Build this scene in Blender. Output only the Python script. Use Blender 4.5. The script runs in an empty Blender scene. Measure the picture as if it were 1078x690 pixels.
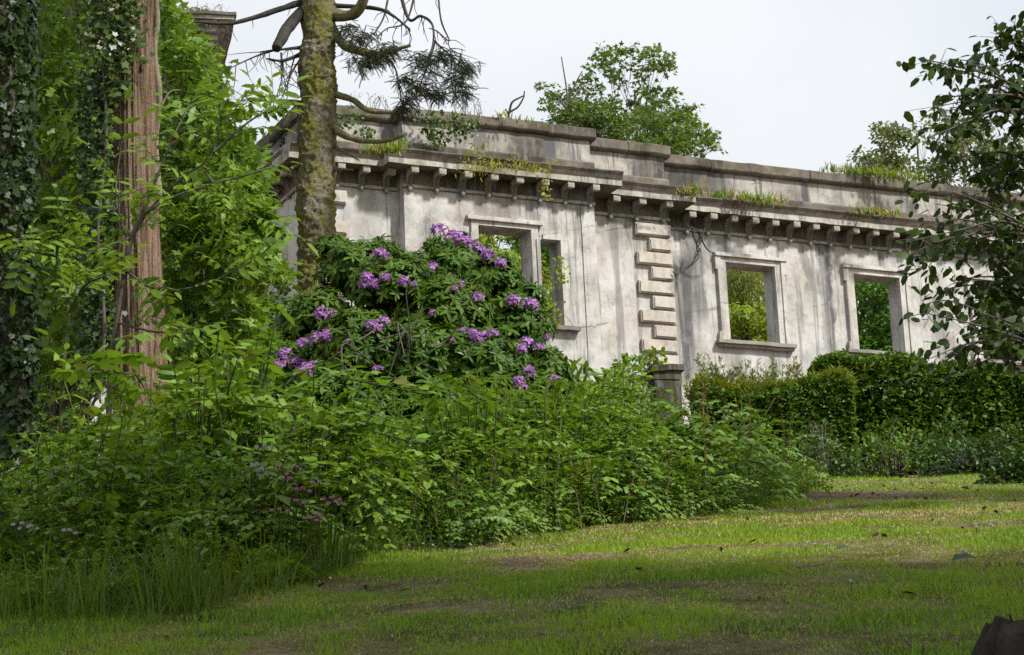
import bpy, math, numpy as np
from mathutils import Matrix, Vector
rng = np.random.default_rng(11)
C = bpy.context.scene.collection
scene = bpy.context.scene
PI = math.pi

# ------------------------------------------------------------------ camera model
FPX = 2563.05; PITCH = math.radians(14.804); ROLL = math.radians(2.5428); YAW = math.radians(64.784)
cp, sp, cr, sr = math.cos(PITCH), math.sin(PITCH), math.cos(ROLL), math.sin(ROLL)
def at(px, py, Y):
    """world point at forward distance Y seen at photo pixel px,py"""
    X = px - 539; Yv = py - 345
    x = X*cr - Yv*sr; y = X*sr + Yv*cr
    r = np.array([x, FPX*cp + y*sp, FPX*sp - y*cp])
    return r * (Y / r[1])
R_ = np.array([1, 0, 0.]); UPV = np.array([0, -sp, cp])
cam_x = cr*R_ - sr*UPV; cam_y = sr*R_ + cr*UPV; cam_z = np.cross(cam_x, cam_y)
cd = bpy.data.cameras.new('camera'); cam = bpy.data.objects.new('camera', cd); C.objects.link(cam)
cam.matrix_world = Matrix(((cam_x[0], cam_y[0], cam_z[0], 0), (cam_x[1], cam_y[1], cam_z[1], 0), (cam_x[2], cam_y[2], cam_z[2], 0), (0, 0, 0, 1)))
cd.sensor_width = 36; cd.lens = 36*FPX/1078; cd.clip_end = 3000; cd.clip_start = .1
cd.dof.use_dof = True; cd.dof.focus_distance = 36; cd.dof.aperture_fstop = 16
scene.camera = cam

# ------------------------------------------------------------------ small maths
def nz(v): return v / np.maximum(np.linalg.norm(v, axis=-1, keepdims=True), 1e-9)
def hsh(i, j, k, s):
    n = (i*374761393 + j*668265263 + k*2147483647 + s*974711) & 0xffffffff
    n = ((n ^ (n >> 13)) * 1274126177) & 0xffffffff
    n = (n ^ (n >> 16)) & 0xffff
    return n / 65535.0
def vnoise(p, s=0):
    p = np.asarray(p, float); i = np.floor(p).astype(np.int64); f = p - i; f = f*f*(3 - 2*f); r = 0
    for a in (0, 1):
        for b in (0, 1):
            for c in (0, 1):
                w = (f[..., 0] if a else 1-f[..., 0])*(f[..., 1] if b else 1-f[..., 1])*(f[..., 2] if c else 1-f[..., 2])
                r = r + w*hsh(i[..., 0]+a, i[..., 1]+b, i[..., 2]+c, s)
    return r
def n2(x, y, sc, s=0):
    return vnoise(np.stack([np.asarray(x)*sc, np.asarray(y)*sc, np.zeros_like(np.asarray(x, float))+.5], -1), s)
def ball(n): 
    v = nz(rng.normal(size=(n, 3))); return v * (rng.random((n, 1))**(1/3.))
def rnd(n): return rng.normal(size=(n, 3))

# terrain
_py = np.array([-300, -60, -10, 0, 4, 6, 8, 9.2, 11, 13, 15.5, 20, 26, 32, 38, 44, 50, 55, 70, 100, 200, 600])
_pz = np.array([-8, -5, -2.6, -1.35, -.25, .40, 1.0, 1.33, 1.77, 2.22, 2.75, 3.72, 4.92, 6.11, 7.29, 8.5, 10.0, 10.8, 11.5, 13.2, 17, 30])
_dy = np.arange(-300, 600, .25); _dz = np.interp(_dy, _py, _pz); _k = np.exp(-(np.arange(-8, 9)/4.)**2); _k /= _k.sum()
_dzs = np.convolve(np.pad(_dz, 8, mode='edge'), _k, mode='valid')
def G(x, y):
    x = np.asarray(x, float); y = np.asarray(y, float)
    z = np.interp(y, _dy, _dzs)
    return z + (n2(x, y, .45, 3)-.5)*.10 + (n2(x, y, 1.7, 4)-.5)*.045

# ------------------------------------------------------------------ mesh accumulator
class Acc:
    def __init__(s): s.v = []; s.n = 0; s.f = {3: [], 4: []}; s.m = {3: [], 4: []}; s.ng = []
    def add(s, v, f3=None, f4=None, m3=0, m4=0):
        v = np.asarray(v, float)
        for k, f, m in ((3, f3, m3), (4, f4, m4)):
            if f is not None and len(f):
                f = np.asarray(f, np.int64) + s.n; s.f[k].append(f)
                s.m[k].append(np.broadcast_to(np.asarray(m, np.int32), (len(f),)))
        s.v.append(v); s.n += len(v)
    def ngon(s, v):
        s.ng.append(list(range(s.n, s.n+len(v)))); s.v.append(np.asarray(v, float)); s.n += len(v)
    def build(s, name, mats, parent=None, smooth=False, org=None):
        me = bpy.data.meshes.new(name); v = np.concatenate(s.v) if s.v else np.zeros((0, 3))
        if org is not None: v = v - np.asarray(org)
        F3 = np.concatenate(s.f[3]) if s.f[3] else np.zeros((0, 3), int); F4 = np.concatenate(s.f[4]) if s.f[4] else np.zeros((0, 4), int)
        M = [np.concatenate(s.m[k]) if s.m[k] else np.zeros(0, int) for k in (3, 4)]
        ngl = [len(g) for g in s.ng]; flat = np.array([i for g in s.ng for i in g], int)
        loops = np.concatenate([F3.ravel(), F4.ravel(), flat]).astype(np.int32)
        sizes = np.concatenate([np.full(len(F3), 3), np.full(len(F4), 4), np.array(ngl, int)]).astype(np.int32)
        starts = np.concatenate([[0], np.cumsum(sizes)[:-1]]).astype(np.int32)
        me.vertices.add(len(v)); me.vertices.foreach_set('co', v.astype(np.float32).ravel())
        me.loops.add(len(loops)); me.loops.foreach_set('vertex_index', loops)
        me.polygons.add(len(sizes)); me.polygons.foreach_set('loop_start', starts); me.polygons.foreach_set('loop_total', sizes)
        mi = np.concatenate([M[0], M[1], np.zeros(len(ngl), int)]).astype(np.int32); me.polygons.foreach_set('material_index', mi)
        if smooth: me.polygons.foreach_set('use_smooth', np.ones(len(sizes), bool))
        me.update(calc_edges=True); me.validate()
        for m in (mats if isinstance(mats, (list, tuple)) else [mats]): me.materials.append(m)
        o = bpy.data.objects.new(name, me); C.objects.link(o)
        if parent: o.parent = parent
        if org is not None and parent is None: o.location = org
        return o

def tag(o, label=None, cat=None, group=None, kind=None):
    if label: o['label'] = label
    if cat: o['category'] = cat
    if group: o['group'] = group
    if kind: o['kind'] = kind
    return o
def empty(name, loc, label, cat, group=None):
    o = bpy.data.objects.new(name, None); C.objects.link(o); o.location = loc; o.empty_display_size = .2
    return tag(o, label, cat, group)

# templates: (verts, f3, f4, m3, m4)
def T_join(items):
    V = []; F3 = []; F4 = []; M3 = []; M4 = []; n = 0
    for (v, f3, f4, m3, m4) in items:
        V.append(v); F3.append(f3+n); F4.append(f4+n); M3.append(m3); M4.append(m4); n += len(v)
    return (np.concatenate(V), np.concatenate(F3), np.concatenate(F4), np.concatenate(M3), np.concatenate(M4))
def T_of(v, f3, f4, m=0):
    f3 = np.array(f3, int).reshape(-1, 3); f4 = np.array(f4, int).reshape(-1, 4)
    return (np.array(v, float), f3, f4, np.full(len(f3), m), np.full(len(f4), m))
def leafT(w=.5, fold=.25, droop=.15, belly=.4, m=0):
    t1, t2 = belly*.55, belly+.28; w1, w2 = w*.42, w*.40
    c = lambda t: -droop*t*t
    v = [(0, 0, 0), (t1, w1, c(t1)+fold*w1), (t1, 0, c(t1)), (t1, -w1, c(t1)+fold*w1), (t2, w2, c(t2)+fold*w2), (t2, 0, c(t2)), (t2, -w2, c(t2)+fold*w2), (1, 0, c(1))]
    return T_of(v, [(0, 2, 1), (0, 3, 2), (7, 4, 5), (7, 5, 6)], [(1, 2, 5, 4), (2, 3, 6, 5)], m)
def lobedT(rad, m=0, cup=.12):
    n = len(rad); a = np.linspace(-PI*.92, PI*.92, n)
    v = [(.12, 0, 0)] + [(.12+r*math.cos(t), r*math.sin(t), cup*(r-.4)*(1 if i % 2 else -1)) for i, (r, t) in enumerate(zip(rad, a))]
    return T_of(v, [(0, i, i+1) for i in range(1, n)], [], m)
SYC = lobedT([.18, .42, .27, .66, .38, .88, .38, .66, .27, .42, .18], 0)
IVY = lobedT([.30, .55, .42, .62, .48, .82, .48, .62, .42, .55, .30], 0)
OVATE = leafT(.62, .2, .18, .42); LANCE = leafT(.28, .25, .25, .45); NARROW = leafT(.16, .2, .3, .5); ROUND = leafT(.82, .15, .15, .45)
def xf(T, pos, d, nrm, s):
    d = nz(np.array(d, float)); nrm = np.array(nrm, float); z = nz(nrm - (nrm@d)*d); y = np.cross(z, d)
    v = np.array(pos) + s*(T[0][:, :1]*d + T[0][:, 1:2]*y + T[0][:, 2:]*z)
    return (v,)+T[1:]
def setm(T, m): return T[:3] + (np.full(len(T[1]), m), np.full(len(T[2]), m))
def tubeT(pts, rad, seg=5, m=1):
    a = Acc(); tube(a, pts, rad, seg, m, sub=1)
    return (np.concatenate(a.v), np.zeros((0, 3), int), np.concatenate(a.f[4]), np.zeros(0, int), np.concatenate(a.m[4]))
def scatter(acc, T, pos, d, nrm, s):
    pos = np.asarray(pos, float); N = len(pos)
    if N == 0: return
    d = nz(np.asarray(d, float)); nrm = np.asarray(nrm, float)
    z = nrm - (nrm*d).sum(1, keepdims=True)*d; bad = np.linalg.norm(z, axis=1) < 1e-3
    z[bad] = np.cross(d[bad], [1, .3, .2]); z = nz(z); y = np.cross(z, d)
    v = T[0]; s = np.broadcast_to(np.asarray(s, float), (N,))
    V = pos[:, None, :] + s[:, None, None]*(v[None, :, :1]*d[:, None, :] + v[None, :, 1:2]*y[:, None, :] + v[None, :, 2:]*z[:, None, :])
    off = (np.arange(N)*len(v))[:, None, None]
    acc.add(V.reshape(-1, 3), (T[1][None]+off).reshape(-1, 3), (T[2][None]+off).reshape(-1, 4), np.tile(T[3], N), np.tile(T[4], N))
def place(acc, T, pos, s, tilt=.15):
    """upright plants with random yaw (template z is up)"""
    N = len(pos); a = rng.random(N)*2*PI
    d = np.stack([np.cos(a), np.sin(a), np.zeros(N)], 1); up = np.array([0, 0, 1.]) + rnd(N)*tilt*[1, 1, 0]
    d = d - (d*up).sum(1, keepdims=True)*up/ (up*up).sum(1, keepdims=True)
    scatter(acc, T, pos, d, up, s)
def catmull(P, n):
    P = np.asarray(P, float)
    if len(P) < 3 or n <= 1: return P
    Q = np.vstack([2*P[0]-P[1], P, 2*P[-1]-P[-2]]); out = []
    for i in range(1, len(Q)-2):
        for t in np.arange(n)/n:
            out.append(.5*((2*Q[i]) + (-Q[i-1]+Q[i+1])*t + (2*Q[i-1]-5*Q[i]+4*Q[i+1]-Q[i+2])*t*t + (-Q[i-1]+3*Q[i]-3*Q[i+1]+Q[i+2])*t**3))
    out.append(P[-1]); return np.array(out)
def tube(acc, pts, rad, seg=6, m=0, sub=4, wob=0., cap=False):
    pts = np.asarray(pts, float); rad = np.asarray(rad, float) if np.ndim(rad) else np.full(len(pts), rad)
    if len(rad) == 2 and len(pts) != 2: rad = np.linspace(rad[0], rad[1], len(pts))
    P = catmull(pts, sub); r = np.interp(np.linspace(0, 1, len(P)), np.linspace(0, 1, len(rad)), rad)
    t = nz(np.gradient(P, axis=0)); ref = np.array([0, 0, 1.]) if abs(t[0][2]) < .9 else np.array([1., 0, 0])
    a = nz(np.cross(t, ref)); b = np.cross(t, a); th = np.arange(seg)*2*PI/seg
    ring = np.cos(th)[None, :, None]*a[:, None, :] + np.sin(th)[None, :, None]*b[:, None, :]
    V = P[:, None, :] + r[:, None, None]*ring
    if wob: V = V + ring*((vnoise(V*np.array([9, 9, 4]), 7)-.5)*2*wob*r[:, None])[..., None]
    n = len(P); i = np.arange(n-1)[:, None]*seg; j = np.arange(seg)[None]; k = (j+1) % seg
    f = np.stack([i+j, i+k, i+seg+k, i+seg+j], -1).reshape(-1, 4)
    acc.add(V.reshape(-1, 3), None, f, 0, m)
    if cap:
        e = (n-1)*seg; acc.add(np.vstack([V[-1], P[-1:]+t[-1:]*r[-1]*.2]), [(q, (q+1) % seg, seg) for q in range(seg)], None, m)

# ------------------------------------------------------------------ materials
class NT:
    def __init__(s, name):
        s.mat = bpy.data.materials.new(name); s.mat.use_nodes = True; s.t = s.mat.node_tree; s.t.nodes.clear()
        s.out = s.t.nodes.new('ShaderNodeOutputMaterial'); s.L = s.t.links.new
        s.co = None
    def n(s, typ, **k):
        x = s.t.nodes.new(typ)
        for a, b in k.items(): setattr(x, a, b)
        return x
    def setin(s, node, i, v):
        if v is None: return
        if hasattr(v, 'is_output') or isinstance(v, bpy.types.NodeSocket): s.L(v, node.inputs[i])
        else: node.inputs[i].default_value = v
    def coord(s):
        if s.co is None: s.co = s.n('ShaderNodeTexCoord').outputs['Object']
        return s.co
    def mapping(s, scale=(1, 1, 1), loc=(0, 0, 0), src=None):
        m = s.n('ShaderNodeMapping'); s.L(src or s.coord(), m.inputs[0]); m.inputs['Scale'].default_value = scale; m.inputs['Location'].default_value = loc
        return m.outputs[0]
    def noise(s, scale, detail=5, rough=.55, vec=None, dist=0.):
        x = s.n('ShaderNodeTexNoise'); s.L(vec or s.coord(), x.inputs['Vector']); x.inputs['Scale'].default_value = scale
        x.inputs['Detail'].default_value = detail; x.inputs['Roughness'].default_value = rough; x.inputs['Distortion'].default_value = dist
        return x.outputs[0]
    def ramp(s, f, stops):
        x = s.n('ShaderNodeValToRGB'); s.L(f, x.inputs[0]); e = x.color_ramp.elements
        while len(e) < len(stops): e.new(.5)
        for el, (p, c) in zip(e, stops):
            el.position = p; el.color = (c, c, c, 1) if not isinstance(c, tuple) else c+(1,)
        return x.outputs[0]
    def mix(s, f, a, b, typ='MIX'):
        x = s.n('ShaderNodeMix', data_type='RGBA', blend_type=typ)
        s.setin(x, 0, f)
        for i, v in ((6, a), (7, b)):
            if isinstance(v, tuple): v = v+(1,) if len(v) == 3 else v
            s.setin(x, i, v)
        return x.outputs[2]
    def math(s, op, a, b=0., c=None, clamp=False):
        x = s.n('ShaderNodeMath', operation=op, use_clamp=clamp); s.setin(x, 0, a); s.setin(x, 1, b)
        if c is not None: s.setin(x, 2, c)
        return x.outputs[0]
    def bump(s, h, strength=.5, dist=.02):
        x = s.n('ShaderNodeBump'); s.L(h, x.inputs['Height']); x.inputs['Strength'].default_value = strength; x.inputs['Distance'].default_value = dist
        return x.outputs[0]
    def bsdf(s, col, rough=.8, normal=None, spec=.3):
        x = s.n('ShaderNodeBsdfPrincipled'); s.setin(x, 'Base Color', col if not isinstance(col, tuple) else col+(1,)); s.setin(x, 'Roughness', rough)
        x.inputs['Specular IOR Level'].default_value = spec
        if normal is not None: s.L(normal, x.inputs['Normal'])
        return x.outputs[0]
    def fin(s, sh): s.L(sh, s.out.inputs[0]); return s.mat

def leaf_mat(name, c1, c2, tr=.35, rough=.45, spec=.35, clump=1.2, tcol=None, third=None):
    t = NT(name); r = t.n('ShaderNodeNewGeometry').outputs['Random Per Island']
    col = t.mix(t.ramp(r, [(.0, 0.), (.55, .3), (1., 1.)]), tuple(x*.8 for x in c1), tuple(x*1.12 for x in c2))
    nn = t.noise(clump, 2); col = t.mix(t.ramp(nn, [(.38, 0.), (.60, .8)]), col, tuple(.5*(a+b)*g for a, b, g in zip(c1, c2, (1.35, 1.15, .8))))
    if third: col = t.mix(t.ramp(r, [(.93, 0.), (.95, 1.)]), col, third)
    sh = t.bsdf(col, rough, None, spec)
    if tr > 0:
        x = t.n('ShaderNodeBsdfTranslucent')
        t.L(t.mix(1., col, tcol or (1.75, 1.65, .8), 'MULTIPLY'), x.inputs[0])
        m = t.n('ShaderNodeMixShader'); m.inputs[0].default_value = tr; t.L(sh, m.inputs[1]); t.L(x.outputs[0], m.inputs[2]); sh = m.outputs[0]
    return t.fin(sh)
def plain_mat(name, c1, c2, scale=6., rough=.85, bump=.4, bd=.01, stretch=(1, 1, 1)):
    t = NT(name); v = t.mapping(stretch); a = t.noise(scale, 6, .65, v); b = t.noise(scale*5, 4, .6, v)
    col = t.mix(t.ramp(a, [(.3, 0.), (.7, 1.)]), c1, c2); col = t.mix(.5, col, t.mix(1., col, t.ramp(b, [(.3, .5), (.7, 1.3)]), 'MULTIPLY'))
    return t.fin(t.bsdf(col, rough, t.bump(t.math('ADD', a, t.math('MULTIPLY', b, .5)), bump, bd), .2))

def stucco(name, ramp, dirt=.3, stains=(), pink=.3, dark=(.115, .112, .112), moss=0.):
    t = NT(name); co = t.coord()
    big = t.noise(.55, 9, .62, dist=.6); med = t.noise(2.6, 9, .7); fine = t.noise(24, 6, .7)
    stk = t.noise(1.0, 8, .65, t.mapping((4.2, 4.2, .26)), .3)
    col = t.ramp(big, ramp)
    col = t.mix(t.ramp(t.noise(.9, 7, .6, t.mapping((1, 1, 1), (7, 3, 5))), [(.5, 0.), (.62, pink)]), col, (.40, .315, .235))
    col = t.mix(1., col, t.ramp(med, [(.33, .60), (.46, .92), (.6, 1.04)]), 'MULTIPLY')
    col = t.mix(t.ramp(t.noise(6.5, 10, .8, t.mapping((1.3, 1.3, .5), (2, 2, 2))), [(.53, 0.), (.64, .6)]), col, (.25, .235, .21))
    col = t.mix(t.ramp(stk, [(.545, 0.), (.60, dirt)]), col, (.17, .165, .16))
    sx = t.n('ShaderNodeSeparateXYZ'); t.L(co, sx.inputs[0]); wob = t.math('MULTIPLY', t.math('SUBTRACT', t.noise(3.2, 6, .7, t.mapping((1, 1, .45))), .5), .75)
    for (u, z0, z1, w, k) in stains:
        du = t.math('ABSOLUTE', t.math('ADD', t.math('SUBTRACT', sx.outputs[0], u), wob))
        fu = t.n('ShaderNodeMapRange', interpolation_type='SMOOTHSTEP'); t.L(du, fu.inputs[0]); fu.inputs[1].default_value = w*.5; fu.inputs[2].default_value = w*1.35; fu.inputs[3].default_value = 1; fu.inputs[4].default_value = 0
        zz = t.math('ADD', sx.outputs[2], wob)
        fz = t.n('ShaderNodeMapRange', interpolation_type='SMOOTHSTEP'); t.L(zz, fz.inputs[0]); fz.inputs[1].default_value = z0-.35; fz.inputs[2].default_value = z0+.35
        fz2 = t.n('ShaderNodeMapRange', interpolation_type='SMOOTHSTEP'); t.L(zz, fz2.inputs[0]); fz2.inputs[1].default_value = z1-.2; fz2.inputs[2].default_value = z1+.2; fz2.inputs[3].default_value = 1; fz2.inputs[4].default_value = 0
        f = t.math('MULTIPLY', t.math('MULTIPLY', fu.outputs[0], t.math('MULTIPLY', fz.outputs[0], fz2.outputs[0])), t.math('MULTIPLY', t.ramp(med, [(.30, .45), (.5, 1.)]), t.ramp(stk, [(.36, .35), (.52, 1.)])))
        col = t.mix(t.math('MULTIPLY', f, k), col, dark)
    if moss: col = t.mix(t.ramp(t.noise(2.2, 6, .65, t.mapping((1, 1, 1), (9, 1, 4))), [(.48, 0.), (.62, moss)]), col, (.085, .085, .035))
    vo = t.n('ShaderNodeTexVoronoi', feature='DISTANCE_TO_EDGE'); t.L(t.mix(.12, co, t.n('ShaderNodeTexNoise').outputs[1]), vo.inputs[0]); vo.inputs['Scale'].default_value = .45
    crack = t.math('MULTIPLY', t.ramp(vo.outputs[0], [(.0, 1.), (.012, 0.)]), t.ramp(t.noise(1.1, 3), [(.5, 0.), (.6, .6)]))
    col = t.mix(crack, col, (.1, .09, .08))
    h = t.math('ADD', t.math('MULTIPLY', med, 1.), t.math('MULTIPLY', fine, .35)); h = t.math('SUBTRACT', h, t.math('MULTIPLY', crack, .5))
    return t.fin(t.bsdf(col, .92, t.bump(h, .55, .03), .15))

ZB = 9.6   # the building's local zero
def zl(z): return z-ZB
WALLR = [(.34, (.36, .35, .33)), (.43, (.49, .475, .445)), (.51, (.575, .56, .53)), (.60, (.50, .482, .445)), (.68, (.40, .385, .36))]
m_wall = stucco('wall_stucco', WALLR, .6, [(-1.40, zl(12.2), zl(15.0), .42, 1.), (-1.0, zl(13.6), zl(15.6), .25, .8), (-3.2, zl(15.0), zl(15.7), .4, .5), (4.0, zl(15.2), zl(15.8), .3, .7), (-.45, zl(14.9), zl(15.7), .35, .6), (1.85, zl(14.4), zl(15.8), .10, .6), (2.35, zl(13.0), zl(15.8), .17, 1.),
    (-6.3, zl(14.95), zl(15.7), .5, .6), (-5.5, zl(14.95), zl(15.7), .28, .8), (-9.2, zl(14.0), zl(15.5), .45, .35), (-.1, zl(12.2), zl(13.0), .22, .6), (.75, zl(12.2), zl(12.9), .2, .5), (5.4, zl(12.4), zl(14.6), .3, .5), (3.6, zl(12.2), zl(13), .3, .4), (-4.7, zl(13.3), zl(14.6), .18, .35)], .45)
m_parapet = stucco('parapet_stucco', [(.36, (.10, .092, .08)), (.45, (.30, .275, .24)), (.54, (.46, .43, .385)), (.64, (.19, .17, .15))], 1.,
    [(-2.2, zl(16.3), zl(17.1), .5, .95), (-1.2, zl(16.3), zl(17.1), .6, .95), (-.3, zl(16.3), zl(17.1), .3, .7), (-5.0, zl(16.5), zl(17.1), .25, .5), (-8.6, zl(16.5), zl(17.2), .2, .7), (2.0, zl(16.4), zl(17.1), .12, .6), (4.9, zl(16.4), zl(17.1), .14, .8)], .35, (.06, .06, .058))
m_cap = stucco('coping_stone', [(.36, (.045, .038, .033)), (.46, (.105, .088, .074)), (.56, (.17, .145, .122)), (.66, (.07, .058, .048))], .8, (), .35, moss=.55)
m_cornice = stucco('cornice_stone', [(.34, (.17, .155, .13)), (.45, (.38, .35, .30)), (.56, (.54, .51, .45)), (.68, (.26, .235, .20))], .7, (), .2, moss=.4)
m_soffit = stucco('mossy_shaded_soffit', [(.34, (.035, .031, .022)), (.5, (.085, .074, .055)), (.66, (.16, .14, .11))], .8, (), .2, moss=.6)  # mossy dirty stone, darkened further to paint the shade under the cornice
m_frame = stucco('window_stone', [(.3, (.36, .34, .31)), (.5, (.54, .51, .465)), (.7, (.60, .575, .525))], .55, (), .25)
m_quoin = stucco('quoin_stone', [(.3, (.46, .42, .35)), (.5, (.55, .51, .44)), (.7, (.60, .56, .49))], .2, (), .4)
m_sill = stucco('sill_stone', [(.3, (.16, .15, .13)), (.5, (.30, .275, .245)), (.7, (.40, .375, .335))], .6, (), .2, moss=.3)
m_pier = stucco('dark_pier_stone', [(.36, (.025, .021, .018)), (.5, (.055, .047, .04)), (.62, (.09, .078, .066))], .7, (), .2, moss=.4)

G1 = leaf_mat('leaf_sycamore', (0.069, 0.153, 0.025), (0.175, 0.290, 0.042), 0.26, .42, .3)
G2 = leaf_mat('leaf_deep', (0.026, 0.068, 0.015), (0.068, 0.138, 0.024), 0.2, .42, .3)
G3 = leaf_mat('leaf_ash', (0.086, 0.177, 0.024), (0.186, 0.307, 0.044), 0.32, .45, .3)
G4 = leaf_mat('leaf_nettle', (0.060, 0.149, 0.021), (0.158, 0.301, 0.040), 0.22, .5, .3)
G4b = leaf_mat('leaf_bramble', (0.068, 0.151, 0.021), (0.179, 0.311, 0.037), 0.25, .48, .3, third=(.16, .17, .04))
G5 = leaf_mat('leaf_rhododendron', (0.036, 0.085, 0.011), (0.092, 0.173, 0.020), .22, .5, .15)
G5b = leaf_mat('leaf_rhododendron_young', (.07, .13, .022), (.12, .19, .035), .3, .4, .4)
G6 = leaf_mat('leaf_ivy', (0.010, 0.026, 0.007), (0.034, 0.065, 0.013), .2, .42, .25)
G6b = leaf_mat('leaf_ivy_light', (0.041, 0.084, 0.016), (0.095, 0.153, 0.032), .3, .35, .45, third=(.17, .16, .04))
G7 = leaf_mat('leaf_camellia', (.018, .040, .009), (.052, .090, .016), .28, .5, .16)
G8 = leaf_mat('leaf_hedge', (0.047, 0.108, 0.014), (0.118, 0.213, 0.025), .2, .55, .2)
G8b = leaf_mat('leaf_golden', (0.088, 0.138, 0.015), (0.167, 0.215, 0.022), .3, .5, .3)
G9 = leaf_mat('leaf_beyond', (0.116, 0.193, 0.025), (0.257, 0.344, 0.044), 0.38, .45, .3)
G9d = leaf_mat('leaf_beyond_dark', (0.039, 0.109, 0.021), (0.092, 0.203, 0.032), .4, .4, .3)
G9c = leaf_mat('needle_beyond', (.085, .125, .022), (.18, .22, .04), .35, .5, .3)
GA = leaf_mat('leaf_far_pale', (.09, .13, .06), (.14, .18, .09), .4, .5, .3)
GR = leaf_mat('leaf_roof_tree', (0.048, 0.094, 0.026), (0.122, 0.205, 0.037), .35, .42, .35)
GN = leaf_mat('spruce_needle', (.028, .045, .026), (.06, .08, .045), .12, .5, .3)
GG = leaf_mat('grass_green', (0.108, 0.215, 0.013), (0.238, 0.381, 0.029), 0.3, .5, .25, clump=.8)
GT = leaf_mat('grass_tall', (0.062, 0.119, 0.015), (0.144, 0.219, 0.027), 0.28, .5, .3)
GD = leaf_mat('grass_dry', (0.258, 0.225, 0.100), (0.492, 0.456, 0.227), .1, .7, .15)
GS = leaf_mat('seed_head', (.13, .12, .055), (.24, .20, .10), .2, .7, .2)
GY = leaf_mat('fern_yellow', (.16, .20, .02), (.30, .31, .03), .4, .5, .3)
m_stem = plain_mat('green_stem', (.035, .06, .015), (.07, .08, .025), 20)
m_twig = plain_mat('grey_twig', (.075, .062, .05), (.15, .13, .105), 14)
m_paletwig = plain_mat('pale_twig', (.17, .14, .09), (.28, .24, .16), 14)
m_bark = plain_mat('dull_bark', (.045, .038, .03), (.11, .092, .07), 5, stretch=(1, 1, .25), bump=.8, bd=.03)
m_dead = plain_mat('dead_wood', (.03, .026, .023), (.075, .066, .058), 10)

def _cedar():
    t = NT('red_stringy_bark'); v = t.mapping((1, 1, .04)); a = t.noise(26, 8, .75, v, .5); b = t.noise(95, 5, .7, v, .2); c = t.noise(2.2, 5, .6, t.mapping((1, 1, .3)))
    col = t.ramp(a, [(.37, (.03, .018, .012)), (.44, (.27, .165, .105)), (.53, (.47, .315, .22)), (.66, (.62, .47, .36))])
    col = t.mix(1., col, t.ramp(b, [(.3, .6), (.6, 1.1)]), 'MULTIPLY'); col = t.mix(t.ramp(c, [(.5, 0.), (.7, .45)]), col, (.17, .125, .10))
    return t.fin(t.bsdf(col, .9, t.bump(t.math('ADD', a, t.math('MULTIPLY', b, .5)), 1., .09), .12))
m_cedar = _cedar()
def _mossy(name, lo, hi, k):
    t = NT(name); a = t.noise(20, 7, .75); b = t.noise(3.4, 6, .65, t.mapping((1, 1, .6))); c = t.noise(38, 5, .7)
    bark = t.ramp(a, [(.3, (.05, .04, .032)), (.5, (.26, .22, .18)), (.66, (.56, .51, .45))]); moss = t.ramp(c, [(.3, (.12, .10, .02)), (.55, (.25, .245, .05)), (.8, (.38, .37, .09))])
    f = t.ramp(t.math('ADD', t.math('MULTIPLY', b, .55), t.math('MULTIPLY', a, .45)), [(lo, 0.), (hi, k)])
    return t.fin(t.bsdf(t.mix(f, bark, moss), .95, t.bump(t.math('ADD', a, t.math('MULTIPLY', c, .6)), 1., .05), .1))
m_mossy = _mossy('mossy_bark', .43, .53, .95); m_mossbranch = _mossy('mossy_branch', .40, .55, .8)
def _petal():
    t = NT('lilac_petal'); r = t.n('ShaderNodeNewGeometry').outputs['Random Per Island']
    col = t.mix(r, (.27, .09, .34), (.54, .27, .58)); x = t.n('ShaderNodeBsdfTranslucent'); t.L(col, x.inputs[0]); m = t.n('ShaderNodeMixShader'); m.inputs[0].default_value = .3
    t.L(t.bsdf(col, .6, None, .2), m.inputs[1]); t.L(x.outputs[0], m.inputs[2]); return t.fin(m.outputs[0])
m_petal = _petal()
m_pink = plain_mat('pink_petal', (.42, .10, .26), (.58, .22, .42), 30, .6, .05)
m_pale = plain_mat('pale_lilac_petal', (.30, .22, .32), (.42, .33, .43), 30, .6, .05)
m_white = plain_mat('white_petal', (.70, .70, .66), (.80, .80, .76), 40, .7, .05)
def _ground():
    t = NT('lawn_soil'); at_ = t.n('ShaderNodeAttribute'); at_.attribute_name = 'bare'
    a = t.noise(3., 8, .65); b = t.noise(28, 6, .7); c = t.noise(.8, 5, .6)
    grass = t.ramp(a, [(.36, (.06, .075, .016)), (.5, (.16, .14, .06)), (.62, (.28, .22, .12))]); soil = t.ramp(b, [(.36, (.05, .033, .021)), (.48, (.15, .10, .062)), (.60, (.30, .215, .14))])
    f = t.ramp(t.math('ADD', at_.outputs['Fac'], t.math('MULTIPLY', t.math('SUBTRACT', a, .5), .9)), [(.35, 0.), (.6, 1.)])
    col = t.mix(f, t.mix(1., grass, t.ramp(b, [(.3, .6), (.7, 1.35)]), 'MULTIPLY'), soil)
    return t.fin(t.bsdf(col, .95, t.bump(t.math('ADD', b, a), .9, .05), .1))
m_ground = _ground()

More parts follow.
